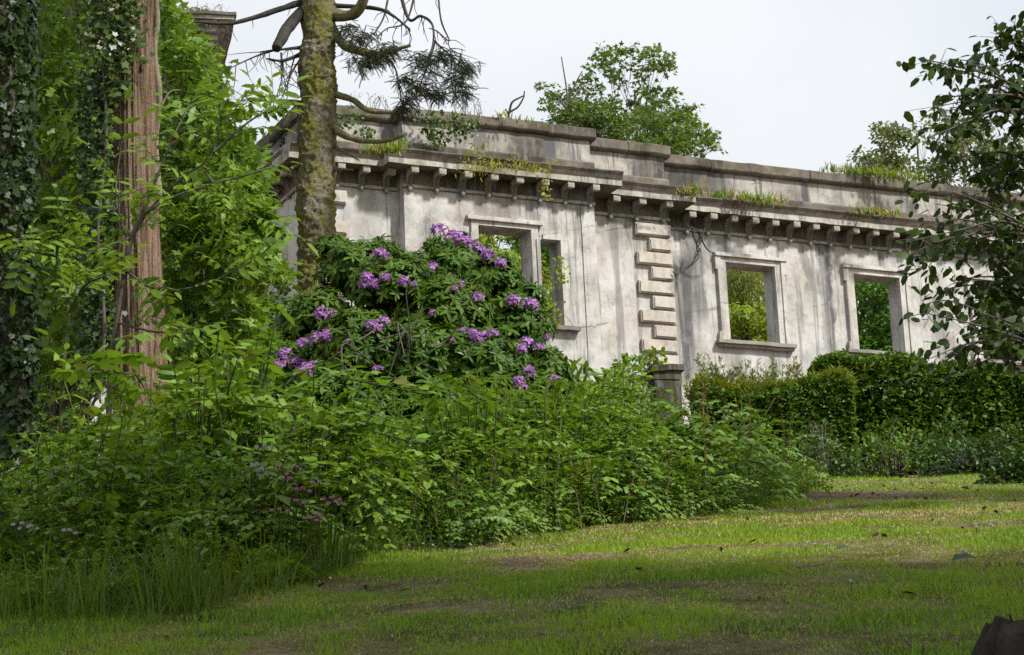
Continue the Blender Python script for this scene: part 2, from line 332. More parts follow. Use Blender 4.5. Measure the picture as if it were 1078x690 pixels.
# ------------------------------------------------------------------ ground
def bare(x, y):
    e = lambda cx, cy, rx, ry, a=0.: np.exp(-((((x-cx)*math.cos(a)+(y-cy)*math.sin(a))/rx)**2 + ((-(x-cx)*math.sin(a)+(y-cy)*math.cos(a))/ry)**2))
    b = 1.0*e(2.7, 19.2, .85, 1.6) + .75*e(3.9, 24., 1.0, 2.6) + .8*e(3.6, 16.5, .9, .3) + .7*e(.2, 11.6, 1.4, .6) + .5*e(1.9, 10.3, 1., .4) + .45*e(-.6, 9.3, .7, .35) + .5*e(-.4, 10.6, .7, .35) + .5*e(2., 11.9, 1.2, .3) + .45*e(.6, 9.6, .8, .3) + .4*e(-1.2, 8.6, .6, .2) + .2*e(5.6, 34, 3, 4)
    wood = np.clip((-x-1.1-.0*y)/.5, 0, 1)*np.clip((y-9.4)/.7, 0, 1)
    return np.clip(b + (n2(x, y, 1.1, 9)-.5)*.5 + wood + np.clip((y-36)/3, 0, 1), 0, 1.2)
gx = np.concatenate([np.linspace(-400, -14, 24), np.linspace(-12, 14, 210), np.linspace(16, 400, 24)])
gy = np.concatenate([np.linspace(-250, -2, 16), np.linspace(0, 30, 260), np.linspace(30.5, 60, 60), np.linspace(64, 560, 40)])
X, Y = np.meshgrid(gx, gy); a = Acc(); nx = len(gx)
Z = G(X, Y); ii, jj = np.meshgrid(np.arange(len(gy)-1), np.arange(nx-1), indexing='ij'); b0 = (ii*nx+jj).ravel()
a.add(np.stack([X, Y, Z], -1).reshape(-1, 3), None, np.stack([b0, b0+1, b0+1+nx, b0+nx], -1))
ground = a.build('ground', m_ground, smooth=True); tag(ground, kind='structure')
at_ = ground.data.attributes.new('bare', 'FLOAT', 'POINT'); at_.data.foreach_set('value', bare(X, Y).ravel().astype(np.float32))

# lawn blades
FRONT = np.array([(-6, 9.1), (-1.95, 9.3), (-1.25, 9.35), (-.95, 10.6), (-.72, 12.9), (-.25, 13.1), (.32, 15.0), (.7, 15.7), (1.37, 16.5), (2.2, 18.8), (2.6, 21.5), (2.95, 26), (3.6, 36.5), (9, 36.5)])
def yfront(x): return np.interp(x, FRONT[:, 0], FRONT[:, 1])
def blades(acc, x, y, h, w, lean, m):
    N = len(x); z = G(x, y)-.004; a = rng.random(N)*2*PI; b = rng.random(N)*2*PI
    sx, sy = np.cos(a)*w/2, np.sin(a)*w/2; lx, ly = np.cos(b)*lean*h, np.sin(b)*lean*h
    P = np.zeros((N, 5, 3)); P[:, 0] = np.stack([x-sx, y-sy, z], 1); P[:, 1] = np.stack([x+sx, y+sy, z], 1)
    P[:, 2] = np.stack([x+sx*.8+lx*.35, y+sy*.8+ly*.35, z+h*.6], 1); P[:, 3] = np.stack([x-sx*.8+lx*.35, y-sy*.8+ly*.35, z+h*.6], 1)
    P[:, 4] = np.stack([x+lx, y+ly, z+h*np.sqrt(np.maximum(1-.5*lean**2, .12))], 1)
    o = np.arange(N)[:, None]*5
    acc.add(P.reshape(-1, 3), np.array([[3, 2, 4]])+o, np.array([[0, 1, 2, 3]])+o, m, m)
def lawn(acc, n, y0, y1, hs, ws):
    y = y0+(y1-y0)*rng.random(n)**.85; hw = y*.24+1.2; x = (rng.random(n)*2-1)*hw
    x = np.where(x > 0, x*1.12, x)
    keep = (y < yfront(x)+.35); x, y = x[keep], y[keep]
    bz = bare(x, y); tuft = n2(x, y, 2.3, 21)*.6+n2(x, y, 6., 22)*.4
    keep = rng.random(len(x)) > np.clip(np.maximum(bz*1.25-.42, (.40-tuft)*1.8), 0, .975); x, y, bz, tuft = x[keep], y[keep], bz[keep], tuft[keep]
    dry = rng.random(len(x)) < np.clip(.24+bz*.6+(.50-tuft)*3.0+.75*np.exp(-((y-14.2-.4*x)/1.0)**2), .05, .92)  # last term adds pale dry blades to brighten the sunlit strip
    h = hs*(.28+1.75*np.clip(tuft-.34, 0, .6))*np.clip(1.25-bz, .3, 1.)*rng.uniform(.6, 1.3, len(x)); w = ws*rng.uniform(.7, 1.3, len(x))
    blades(acc, x[~dry], y[~dry], h[~dry], w[~dry], rng.uniform(.1, .8, (~dry).sum()), 0)
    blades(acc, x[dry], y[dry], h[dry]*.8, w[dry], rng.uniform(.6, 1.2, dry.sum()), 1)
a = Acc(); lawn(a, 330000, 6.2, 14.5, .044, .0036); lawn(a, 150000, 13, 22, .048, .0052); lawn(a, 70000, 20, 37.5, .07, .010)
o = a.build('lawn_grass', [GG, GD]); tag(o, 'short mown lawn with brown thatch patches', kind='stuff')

# ------------------------------------------------------------------ ruined house
P0 = np.array([5, 52., 0.]); U = np.array([math.sin(YAW), math.cos(YAW), 0]); V = np.array([-U[1], U[0], 0])
house = empty('ruined_house', (P0[0], P0[1], ZB), 'long roofless stone house front with bracketed cornice and empty window openings', 'ruined house')
house.rotation_euler = (0, 0, math.atan2(U[1], U[0]))
def wl(p):  # world -> house local
    d = np.asarray(p)-P0; return np.stack([d@U, d@V, np.asarray(p)[..., 2]-ZB], -1)
def jit(v, amp, sc=5., s=1):
    v = np.asarray(v, float)
    return v + amp*2*np.stack([vnoise(v*sc+q, s+i)-.5 for i, q in enumerate((0, 31.3, 77.7))], -1)
def grid_quad(acc, p, e1, e2, n1, n2_, amp, m=0, sc=5.):
    i, j = np.meshgrid(np.linspace(0, 1, n1+1), np.linspace(0, 1, n2_+1), indexing='ij')
    v = np.asarray(p, float)+i[..., None]*np.asarray(e1, float)+j[..., None]*np.asarray(e2, float)
    v = jit(v.reshape(-1, 3), amp, sc) if amp else v.reshape(-1, 3)
    a_, b_ = np.meshgrid(np.arange(n1), np.arange(n2_), indexing='ij'); q = (a_*(n2_+1)+b_).ravel()
    acc.add(v, None, np.stack([q, q+n2_+1, q+n2_+2, q+1], -1), 0, m)
def rbox(acc, x0, x1, y0, y1, z0, z1, amp=.006, step=.12, sc=5., m=0):
    n = lambda d: max(1, int(abs(d)/step)); dx, dy, dz = x1-x0, y1-y0, z1-z0
    X_, Y_, Z_ = (dx, 0, 0), (0, dy, 0), (0, 0, dz)
    for p, a1, a2, k1, k2 in (((x0, y0, z0), X_, Z_, dx, dz), ((x0, y1, z0), X_, Z_, dx, dz), ((x0, y0, z0), Y_, Z_, dy, dz), ((x1, y0, z0), Y_, Z_, dy, dz), ((x0, y0, z0), X_, Y_, dx, dy), ((x0, y0, z1), X_, Y_, dx, dy)):
        grid_quad(acc, p, a1, a2, n(k1), n(k2), amp, m, sc)
def extrude(acc, prof, p0, along, out, amp=.008, step=.15, m_list=None, sc=4.):
    """prof: (outward, z) loop; swept along vector"""
    p0 = np.asarray(p0, float); along = np.asarray(along, float); out = np.asarray(out, float); n = max(1, int(np.linalg.norm(along)/step))
    pr = [p0+o_*out+np.array([0, 0, z]) for o_, z in prof]; k = len(pr)
    for i in range(k):
        q0, q1 = pr[i], pr[(i+1) % k]
        grid_quad(acc, q0, along, q1-q0, n, max(1, int(np.linalg.norm(q1-q0)/.12)), amp, 0 if m_list is None else m_list[i], sc)
    acc.ngon(jit(np.array(pr), amp, sc)); acc.ngon(jit(np.array(pr)+along, amp, sc))
def wall_sheet(acc, x0, x1, yf, yb, z0, z1, holes, amp=.006):
    xs = sorted({x0, x1, *[h[0] for h in holes], *[h[1] for h in holes]}); zs = sorted({z0, z1, *[h[2] for h in holes], *[h[3] for h in holes]})
    solid = lambda i, j: 0 <= i < len(xs)-1 and 0 <= j < len(zs)-1 and not any(h[0]-1e-6 <= xs[i] and xs[i+1] <= h[1]+1e-6 and h[2]-1e-6 <= zs[j] and zs[j+1] <= h[3]+1e-6 for h in holes)
    st = .2; nn = lambda d: max(1, int(abs(d)/st)); D = yb-yf
    for i in range(len(xs)-1):
        for j in range(len(zs)-1):
            if not solid(i, j): continue
            dx, dz = xs[i+1]-xs[i], zs[j+1]-zs[j]
            for y in (yf, yb): grid_quad(acc, (xs[i], y, zl(zs[j])), (dx, 0, 0), (0, 0, dz), nn(dx), nn(dz), amp)
            for (ni, nj, p, e, l) in ((i-1, j, (xs[i], yf, zl(zs[j])), (0, 0, dz), dz), (i+1, j, (xs[i+1], yf, zl(zs[j])), (0, 0, dz), dz), (i, j-1, (xs[i], yf, zl(zs[j])), (dx, 0, 0), dx), (i, j+1, (xs[i], yf, zl(zs[j+1])), (dx, 0, 0), dx)):
                if not solid(ni, nj): grid_quad(acc, p, (0, D, 0), e, 3, nn(l), amp)
SEC = [(-10.35, -8.33, -.75), (-8.33, -4.0, -1.05), (-4.0, -1.92, -.52), (-1.92, 15.0, 0.)]
W_WIN = [(-.25, 1.0), (3.08, 4.31), (6.46, 7.69), (9.84, 11.07)]
a = Acc(); WT = 15.99
wall_sheet(a, -9.85, -8.33, -.75, -.2, 9.0, WT, [])
wall_sheet(a, -8.33, -4.0, -1.05, -.55, 9.0, WT, [(-6.71, -5.51, 12.90, 14.95), (-5.29, -4.83, 12.90, 14.78), (-7.39, -6.93, 12.90, 14.78)])
wall_sheet(a, -4.0, -1.92, -.52, -.02, 9.0, WT, [])
wall_sheet(a, -1.92, 15.0, 0., .45, 9.0, WT, [(u0, u1, 13.17, 14.98) for u0, u1 in W_WIN])
rbox(a, -10.35, -9.85, -.75, 9.0, zl(9.0), zl(WT), .012, .3)
rbox(a, -4.45, -4.0, -.548, .2, zl(9.0), zl(WT-.002), 0.004, .3); rbox(a, -2.3, -1.922, -.018, .4, zl(9.0), zl(WT-.002), .004, .3); rbox(a, -8.33, -7.9, -.548, -.1, zl(9.0), zl(WT-.002), .004, .3)
a.build('wall', m_wall, house)
# corner strips either side of the projecting bay
for (x0, x1, y) in ((-8.345, -8.12, -1.075), (-4.3, -3.985, -1.075)):
    a = Acc(); rbox(a, x0, x1, y, y+.05, zl(9), zl(15.6), .004, .15); a.build('corner_strip', m_wall, house)
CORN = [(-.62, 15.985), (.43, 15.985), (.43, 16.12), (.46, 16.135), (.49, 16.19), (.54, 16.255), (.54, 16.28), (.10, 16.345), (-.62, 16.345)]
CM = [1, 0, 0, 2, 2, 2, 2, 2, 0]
FRZ = [(-.05, 15.62), (.05, 15.62), (.075, 15.65), (.05, 15.69), (.022, 15.70), (.022, 15.983), (-.05, 15.983)]
BASE = [(-.45, 16.33), (.085, 16.33), (.085, 16.545), (.02, 16.60), (-.45, 16.60)]
DIE = [(-.42, 16.598), (.0, 16.598), (.0, 17.092), (-.42, 17.092)]
CAPP = [(-.50, 17.09), (.06, 17.09), (.11, 17.12), (.13, 17.15), (.13, 17.33), (.05, 17.37), (-.50, 17.36)]
runs = []   # (start point, along, out)
ends = {0: (-10.35, -8.33-.5), 1: (-8.33-.5, -4.0+.5), 2: (-4.0+.5, -1.92+.5), 3: (-1.92+.5, 15.0)}
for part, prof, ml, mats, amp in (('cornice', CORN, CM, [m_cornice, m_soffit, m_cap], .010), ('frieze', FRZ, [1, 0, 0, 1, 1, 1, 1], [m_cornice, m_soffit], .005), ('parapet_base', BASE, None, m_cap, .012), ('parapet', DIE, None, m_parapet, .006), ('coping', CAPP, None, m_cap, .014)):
    a = Acc(); ex = {'cornice': .5, 'frieze': .03, 'parapet_base': .06, 'parapet': .0, 'coping': .12}[part]
    for k, (u0, u1, yf) in enumerate(SEC):
        dz = .003*(k % 2); s0 = u0-(ex if k == 1 else 0); s1 = u1+(ex if k in (1, 2) else 0)
        if k == 2 or k == 3: s0 = u0+ex+.002
        if k == 0: s0 = u0-(ex if part != 'cornice' else .5); s1 = u1-ex-.002
        pr = [(o_, z+dz) for o_, z in prof]
        if part == 'coping':   # separate weathered stones
            L = s1-s0; nst = max(1, round(L/1.3)); cuts = np.linspace(s0, s1, nst+1)
            for c0, c1 in zip(cuts[:-1], cuts[1:]):
                jz = rng.uniform(-.012, .012); jo = rng.uniform(-.012, .012)
                extrude(a, [(o_+jo*(o_ > 0), zl(z)+jz) for o_, z in pr], (c0+.006, yf, 0), (c1-c0-.012, 0, 0), (0, -1, 0), amp, .12, ml)
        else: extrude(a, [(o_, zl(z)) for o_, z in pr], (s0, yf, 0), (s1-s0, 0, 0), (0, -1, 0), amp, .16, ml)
    # return along the left side wall
    pr = [(min(max(o_, -.44), 9), zl(z)+.0015) for o_, z in prof]
    extrude(a, pr, (-10.35, -.75+.003, 0), (0, 9.7, 0), (-1, 0, 0), amp*1.6, .2, ml)
    a.build(part, mats, house)
# modillion brackets
def bracket():
    a = Acc(); t = .058
    pr = [(0, 15.60), (.05, 15.605), (.075, 15.64), (.07, 15.70), (.085, 15.76), (.13, 15.83), (.24, 15.86), (.36, 15.86), (.36, 15.98), (0, 15.98)]
    P = np.array([(-t, -o_, z-15.98) for o_, z in pr]); Q = P+[2*t, 0, 0]; k = len(P)
    a.ngon(P); a.ngon(Q[::-1])
    for i in range(k): j = (i+1) % k; a.add([P[i], P[j], Q[j], Q[i]], None, [(0, 1, 2, 3)], 0, 1 if i not in (7,) else 0)  # front face pale, other faces in the darkened tone painted for shade
    rbox(a, -t-.022, t+.022, -.405, -.30, -.125, -.004, .003, .08)
    th = np.arange(8)*2*PI/8   # pendant ball
    rows = [(-.055*math.cos(p), .055*math.sin(p)) for p in np.linspace(.1, PI-.1, 6)]
    v = [(r*math.cos(q), -.07+r*math.sin(q), -.385+z) for z, r in rows for q in th]
    a.add(v, None, [(i*8+j, i*8+(j+1) % 8, i*8+8+(j+1) % 8, i*8+8+j) for i in range(5) for j in range(8)])
    return a
br = bracket().build('modillion', [m_cornice, m_soffit], house); first = True
def put_br(u, y, rz=0.):
    global first
    o = br if first else br.copy()
    if not first: C.objects.link(o); o.parent = house
    first = False; o.location = (u, y, zl(15.98)); o.rotation_euler = (0, 0, rz+rng.normal()*.015); o.scale = (rng.uniform(.94, 1.06), rng.uniform(.94, 1.02), rng.uniform(.96, 1.03))
for u in np.linspace(-10.25, -8.62, 4): put_br(u, -.75)
for u in np.linspace(-8.22, -4.10, 8): put_br(u, -1.05)
for u in (-3.35, -2.72, -2.06): put_br(u, -.52)
for u in np.arange(-1.2, 14.8, .53): put_br(u, 0.)
for y in np.arange(-.4, 8.5, .55): put_br(-10.35, y, -PI/2)
# quoins
def quoin(x0, x1, y, z0, z1):
    a = Acc(); b = .025; rbox(a, x0, x1, y-.085, y+.01, zl(z0), zl(z1), .004, .1, 7.)
    rbox(a, x0+b, x1-b, y-.11, y-.0855, zl(z0)+b, zl(z1)-b, .004, .1, 7.); a.build('quoin', m_quoin, house)
for k in range(10):
    z1 = 15.52-.325*k; quoin(-2.75+rng.normal()*.01 if k % 2 == 0 else -2.44+rng.normal()*.01, -1.90, -.52, z1-.27, z1)
for k in range(10):
    z1 = 15.50-.325*k; quoin(-10.34, -9.5 if k % 2 == 0 else -9.8, -.75, z1-.27, z1)
# window surrounds
def surround(u0, u1, z0, z1, yf, ears=True, wd=.2, name='window'):
    a = Acc(); e = .05
    def bar(x0, x1, zz0, zz1, pj): rbox(a, x0, x1, yf-pj, yf+.02, zl(zz0), zl(zz1), .004, .12, 7.)
    bar(u0-wd, u0-.004, z0+.02, z1+.004, .055); bar(u1+.004, u1+wd, z0+.02, z1+.004, .055); bar(u0-wd, u1+wd, z1+.005, z1+wd*.8, .057)
    bar(u0-wd-.03, u0-wd+.05, z0+.02, z1-.18, .085); bar(u1+wd-.05, u1+wd+.03, z0+.02, z1-.18, .085)
    if ears:
        bar(u0-wd-.09, u0-wd+.05, z1-.18, z1+wd*.62, .088); bar(u1+wd-.05, u1+wd+.09, z1-.18, z1+wd*.62, .088)
        bar(u0-wd-.09, u0-wd+.04, z0+.02, z0+.20, .092); bar(u1+wd-.04, u1+wd+.09, z0+.02, z0+.20, .092)
    bar(u0-wd-.10, u1+wd+.10, z1+wd*.62+.003, z1+wd*.62+.055, .12); bar(u0-wd-.09, u1+wd+.09, z1+wd*.62+.058, z1+wd*.62+.10, .085)
    w = a.build(name, m_frame, house)
    s = Acc(); rbox(s, u0-wd-.16, u1+wd+.17, yf-.17, yf+.42, zl(z0-.07), zl(z0+.01), .008, .1); rbox(s, u0-wd-.12, u1+wd+.13, yf-.11, yf+.02, zl(z0-.135), zl(z0-.072), .008, .1)
    s.build('sill', m_sill, w); return w
for u0, u1 in W_WIN: surround(u0, u1, 13.17, 14.98, 0.)
surround(-6.71, -5.51, 12.9, 14.95, -1.05, False, .16)
for (x0, x1, t0, t1, s0, s1) in ((-7.55, -7.394, -7.55, -6.99, -7.72, -7.04), (-4.826, -4.66, -5.23, -4.66, -5.17, -4.50)):
    a = Acc(); rbox(a, x0, x1, -1.09, -1.03, zl(12.9), zl(14.784), .004, .12); rbox(a, t0, t1, -1.092, -1.03, zl(14.784), zl(14.90), .004, .12)
    w = a.build('side_light_frame', m_frame, house); s = Acc(); rbox(s, s0, s1, -1.2, -.6, zl(12.82), zl(12.905), .01, .1); s.build('sill', m_sill, w)

# taller block behind the wood, only its cornice end shows
tc = at(246, 22, 62); blk = empty('tall_stone_block', (tc[0], 62, ZB), 'pale cornice corner of a taller stone block jutting above the leaves at upper left', 'stone block')
blk.rotation_euler = (0, 0, math.radians(12))
a = Acc(); rbox(a, -9, -.55, 0, 6, 0, tc[2]-ZB-.45, .01, .5); a.build('wall', m_wall, blk)
a = Acc(); zt = tc[2]-ZB
for (pj, z0, z1) in ((.10, -.62, -.45), (.28, -.447, -.30), (.42, -.297, -.17), (.52, -.167, -.06)): rbox(a, -9, -.55+pj, -pj, 6, zt+z0, zt+z1, .012, .25)
a.build('cornice', m_cornice, blk); a = Acc(); rbox(a, -9, .03, -.58, 6, zt-.057, zt+.03, .02, .2); a.build('coping', m_cap, blk)

# stone gate pier in the bushes
pt = at(698, 388, 42.); gp = empty('gate_pier', (pt[0], 42., float(G(pt[0], 42.))), 'dark weathered stone pier with flat cap rising from the bushes under the quoins', 'pier'); H = pt[2]-gp.location.z
gp.rotation_euler = (0, 0, math.radians(14))
a = Acc(); rbox(a, -.24, .24, -.24, .24, -.3, H-.26, .012, .09); rbox(a, -.18, .18, -.255, -.2405, .5, H-.4, .006, .09); a.build('shaft', m_pier, gp)
a = Acc(); rbox(a, -.255, .255, -.255, .255, H-.258, H-.11, .01, .08); rbox(a, -.30, .30, -.30, .30, H-.107, H, .014, .08); a.build('cap', m_pier, gp)

# ------------------------------------------------------------------ foliage helpers
def leafcloud(acc, T, ctr, rad, per, size, flat=.6, up=.9, outw=.5, droop=.25, shell=.45, rv=.5):
    ctr = np.asarray(ctr, float); n = len(ctr); rad = np.broadcast_to(np.asarray(rad, float), (n,)); i = np.repeat(np.arange(n), per)
    u = nz(rng.normal(size=(len(i), 3))); r = rng.random((len(i), 1))**shell
    off = u*r*np.array([1, 1, flat])*rad[i][:, None]; p = ctr[i]+off
    d = u*[1, 1, .4]+rnd(len(i))*rv+[0, 0, -droop]; nn = u*outw+[0, 0, up]+rnd(len(i))*.45
    scatter(acc, T, p, d, nn, size*rng.uniform(.65, 1.25, len(i)))
def inpoly(px, py, poly):
    c = np.zeros(len(px), bool); n = len(poly)
    for i in range(n):
        (x0, y0), (x1, y1) = poly[i], poly[(i+1) % n]
        c ^= ((y0 > py) != (y1 > py)) & (px < (x1-x0)*(py-y0)/(y1-y0+1e-9)+x0)
    return c
def sample_poly(poly, d0, d1, n):
    P = np.array(poly, float); lo, hi = P.min(0), P.max(0); out = []
    while len(out) < n:
        q = lo+(hi-lo)*rng.random((n*3, 2)); q = q[inpoly(q[:, 0], q[:, 1], poly)]; out.extend(q.tolist())
    return np.array([at(x, y, d) for (x, y), d in zip(out[:n], rng.uniform(d0, d1, n))])
def make_tree(name, label, base, top, r0, ctr, rad, per, T, size, mats, group=None, cat='tree', lean=None, limbr=.035, every=1, **kw):
    """trunk with limbs reaching into each clump, crown of single leaves"""
    base = np.array(base, float); top = np.array(top, float); root = empty(name, base, label, cat, group); a = Acc()
    mid = base*.5+top*.5+rnd(1)[0]*[.15, .15, 0]*min(1, r0*4); P = catmull([base-[0, 0, .4], base*.75+top*.25+rnd(1)[0]*[.08, .08, 0], mid, top], 6)
    tube(a, P, np.linspace(r0, r0*.25, len(P)), 10, 0, 1, .12)
    ctr = np.asarray(ctr, float); Lh = max(top[2]-base[2], .1)
    for c in ctr[::every]:
        f = np.clip((c[2]-base[2])/Lh*rng.uniform(.45, .8), .12, .97); s = P[int(f*(len(P)-1))]; m_ = s*.5+c*.5+[0, 0, .12*np.linalg.norm(c-s)*rng.uniform(-.3, 1)]+rnd(1)[0]*.06*np.linalg.norm(c-s)
        L = np.linalg.norm(c-s); r = min(r0*.45, limbr*(.4+.25*L)); tube(a, [s, m_, c], [r, r*.2], 5, 0, 3)
        for _ in range(3):
            e = c+rnd(1)[0]*(rad if np.ndim(rad) == 0 else np.mean(rad))*[.5, .5, .25]; tube(a, [m_*.4+c*.6, e], [r*.3, r*.1], 4, 0, 1)
    a.build('trunk', mats[1], root, org=base); a = Acc(); leafcloud(a, T, ctr, rad, per, size, **kw); a.build('crown', mats[0], root, org=base)
    return root

# ------------------------------------------------------------------ woods at left
gb = lambda px, d: np.array([at(px, 400, d)[0], d, float(G(at(px, 400, d)[0], d))])
SYCP = [(165, -60), (178, 5), (212, 52), (226, 80), (225, 112), (252, 145), (268, 180), (280, 215), (278, 250), (290, 290), (280, 340), (275, 400), (260, 460), (165, 480)]
c = sample_poly(SYCP, 25.5, 31, 260)
make_tree('sycamore_tree', 'bright green sycamore filling the gap between the red trunk and the mossy trunk', gb(225, 28), at(215, 60, 29), .16, c, rng.uniform(.22, .38, 260), 75, SYC, .115, [G1, m_bark], 'woodland trees at the left', flat=.55, limbr=.012)
c = sample_poly([(20, -60), (135, -60), (140, 120), (125, 300), (110, 420), (20, 420)], 20.6, 26, 190)
make_tree('sycamore_tree', 'shaded sycamore with glossy drooping leaves left of the red trunk', gb(70, 23), at(72, -20, 23.5), .13, c, rng.uniform(.24, .40, 190), 60, SYC, .105, [G1, m_bark], 'woodland trees at the left', flat=.45, droop=.6, limbr=.012)
c = sample_poly([(-120, -90), (60, -90), (175, -60), (175, 440), (-120, 480)], 31, 38, 170)
make_tree('beech_tree', 'deep green tree standing in shade behind the shaded sycamore', gb(40, 35), at(40, -60, 35), .25, c, rng.uniform(.5, .8, 170), 75, OVATE, .14, [G2, m_bark], 'woodland trees at the left', flat=.7)
c = sample_poly([(170, 20), (205, 80), (255, 190), (270, 300), (290, 340), (300, 430), (170, 470)], 33, 37, 110)
make_tree('beech_tree', 'leafy dark tree behind the bright sycamore beside the house corner', gb(270, 35), at(245, 150, 35), .2, c, rng.uniform(.4, .6, 110), 70, OVATE, .12, [G2, m_bark], 'woodland trees at the left', flat=.7)

# red barked cedar
base = gb(152, 20); base[0] = at(150, 430, 20)[0]; root = empty('cedar_tree', base, 'tall red trunk with stringy bark, ivy hanging from its upper left', 'tree'); a = Acc()
ax = [at(156, 500, 20), at(150, 430, 20), at(147, 340, 20), at(143, 220, 20), at(141, 80, 20), at(143, -40, 20), at(146, -330, 20)]
wpx = [36, 30.5, 26.5, 23.5, 21, 19, 12]; P = catmull(ax, 40); r = np.interp(np.linspace(0, 1, len(P)), np.linspace(0, 1, 7), [w/128. for w in wpx])
seg = 150; th = np.arange(seg)*2*PI/seg; Vv = []
for p, q in zip(P, r):
    rr = q*(1+.10*(vnoise(np.stack([np.cos(th)*5.5, np.sin(th)*5.5, np.full(seg, p[2]*.55)], 1), 5)-.5)*2+.07*(vnoise(np.stack([np.cos(th)*15, np.sin(th)*15, np.full(seg, p[2]*.9)], 1), 6)-.5)*2+.075*(vnoise(np.stack([np.cos(th)*36, np.sin(th)*36, np.full(seg, p[2]*1.6)], 1), 16)-.5)*2)
    Vv.append(np.stack([p[0]+rr*np.cos(th), p[1]+rr*np.sin(th), np.full(seg, p[2])], 1))
n = len(P); i = np.arange(n-1)[:, None]*seg; j = np.arange(seg)[None]; k = (j+1) % seg
a.add(np.concatenate(Vv), None, np.stack([i+j, i+k, i+seg+k, i+seg+j], -1).reshape(-1, 4)); a.build('trunk', m_cedar, root, True, org=base)
c = np.array([base[0]+.7, 20.2, 14.5])+ball(110)*np.array([3.4, 2.6, 3.6]); c = c[(c[:, 2] > 11.2) & (c[:, 0] < base[0]+2.2)]; a = Acc()  # unseen crown above the view, widened to shade the trees at left
for q in c: s_ = np.array([base[0]+.1, 20., q[2]-.8]); tube(a, [s_, (s_+q)/2+[0, 0, .1], q], [.04, .012], 5, 1, 3)
leafcloud(a, LANCE, c, .6, 150, .12, flat=.4, droop=.7); a.build('crown', [G2, m_bark], root, org=base)
# ivy on the cedar, loose creeper stems
a = Acc()
def trunk_ivy(acc, pxs, dd, n, size, T, spread):
    for (x, y, w) in pxs:
        p = np.array([at(x+rng.normal()*w*.5, y+rng.normal()*w*.5, dd+rng.normal()*.06-abs(rng.normal())*spread) for _ in range(n)])
        scatter(acc, T, p, rnd(n)*.5+[0, -.5, -.8], rnd(n)*.45+[.15, -1, .35], size*rng.uniform(.6, 1.3, n))
trunk_ivy(a, [(x, y, 17) for y in range(-20, 62, 12) for x in (98, 112, 126, 138)], 19.78, 40, .046, IVY, .07)
trunk_ivy(a, [(x, y, 13) for y in range(60, 110, 10) for x in (118, 126)], 19.8, 14, .058, IVY, .06)
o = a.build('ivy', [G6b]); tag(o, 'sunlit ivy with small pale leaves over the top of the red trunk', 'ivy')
a = Acc(); trunk_ivy(a, [(x+rng.normal()*4, y, 16) for y in range(80, 400, 12) for x in (93, 107)], 20.0, 34, .045, IVY, .15)
tube(a, [at(104, 420, 19.8), at(110, 340, 19.75), at(103, 250, 19.75), at(112, 150, 19.75), at(108, 60, 19.7)], [.018, .012], 6, 1)
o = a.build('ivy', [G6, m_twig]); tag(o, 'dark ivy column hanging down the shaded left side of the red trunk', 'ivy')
a = Acc(); tube(a, [at(168, 210, 21), at(164, 150, 21.1), at(168, 105, 21), at(163, 55, 21), at(166, 20, 21), at(161, -30, 21)], [.03, .026], 7, 0, 5, .2)
tube(a, [at(165, 155, 21), at(182, 152, 20.8), at(197, 141, 20.6), at(222, 150, 20.6)], [.022, .010], 6, 0, 5, .2); tube(a, [at(166, 120, 21), at(178, 98, 21), at(190, 95, 21)], [.014, .006], 5, 0, 4)
o = a.build('creeper_stem', m_paletwig); tag(o, 'pale twisted creeper stem beside the right edge of the red trunk', 'creeper')

# ivy covered trunk at the left edge
base = gb(8, 14); root = empty('ivy_clad_tree', base, 'dark ivy clad trunk at the left edge of the wood', 'tree'); a = Acc()
tube(a, [at(12, 520, 14), at(6, 300, 14), at(2, 100, 14), at(3, -100, 14), at(0, -400, 14)], [.13, .11, .10, .09, .07], 12, 0, 6, .1); a.build('trunk', m_bark, root, org=base)
a = Acc(); n = 5400; yy = rng.uniform(-150, 540, n); th = rng.random(n)*2*PI
p = np.array([at(8, y, 14) for y in yy]); rr = rng.uniform(.11, .17, n)+.05*n2(yy, th*3, .03, 2)
p = p+np.stack([np.cos(th)*rr, np.sin(th)*rr, np.zeros(n)], 1); scatter(a, IVY, p, rnd(n)*.5+[0, -.2, -.8], np.stack([np.cos(th), np.sin(th), .4+0*th], 1)+rnd(n)*.35, .042*rng.uniform(.6, 1.3, n)); a.build('ivy_leaves', G6, root, org=base)
c = sample_poly([(-260, -420), (120, -420), (150, -160), (-200, -120)], 12, 16, 50); a = Acc(); leafcloud(a, OVATE, c, .45, 130, .09); a.build('crown', G2, root, org=base)

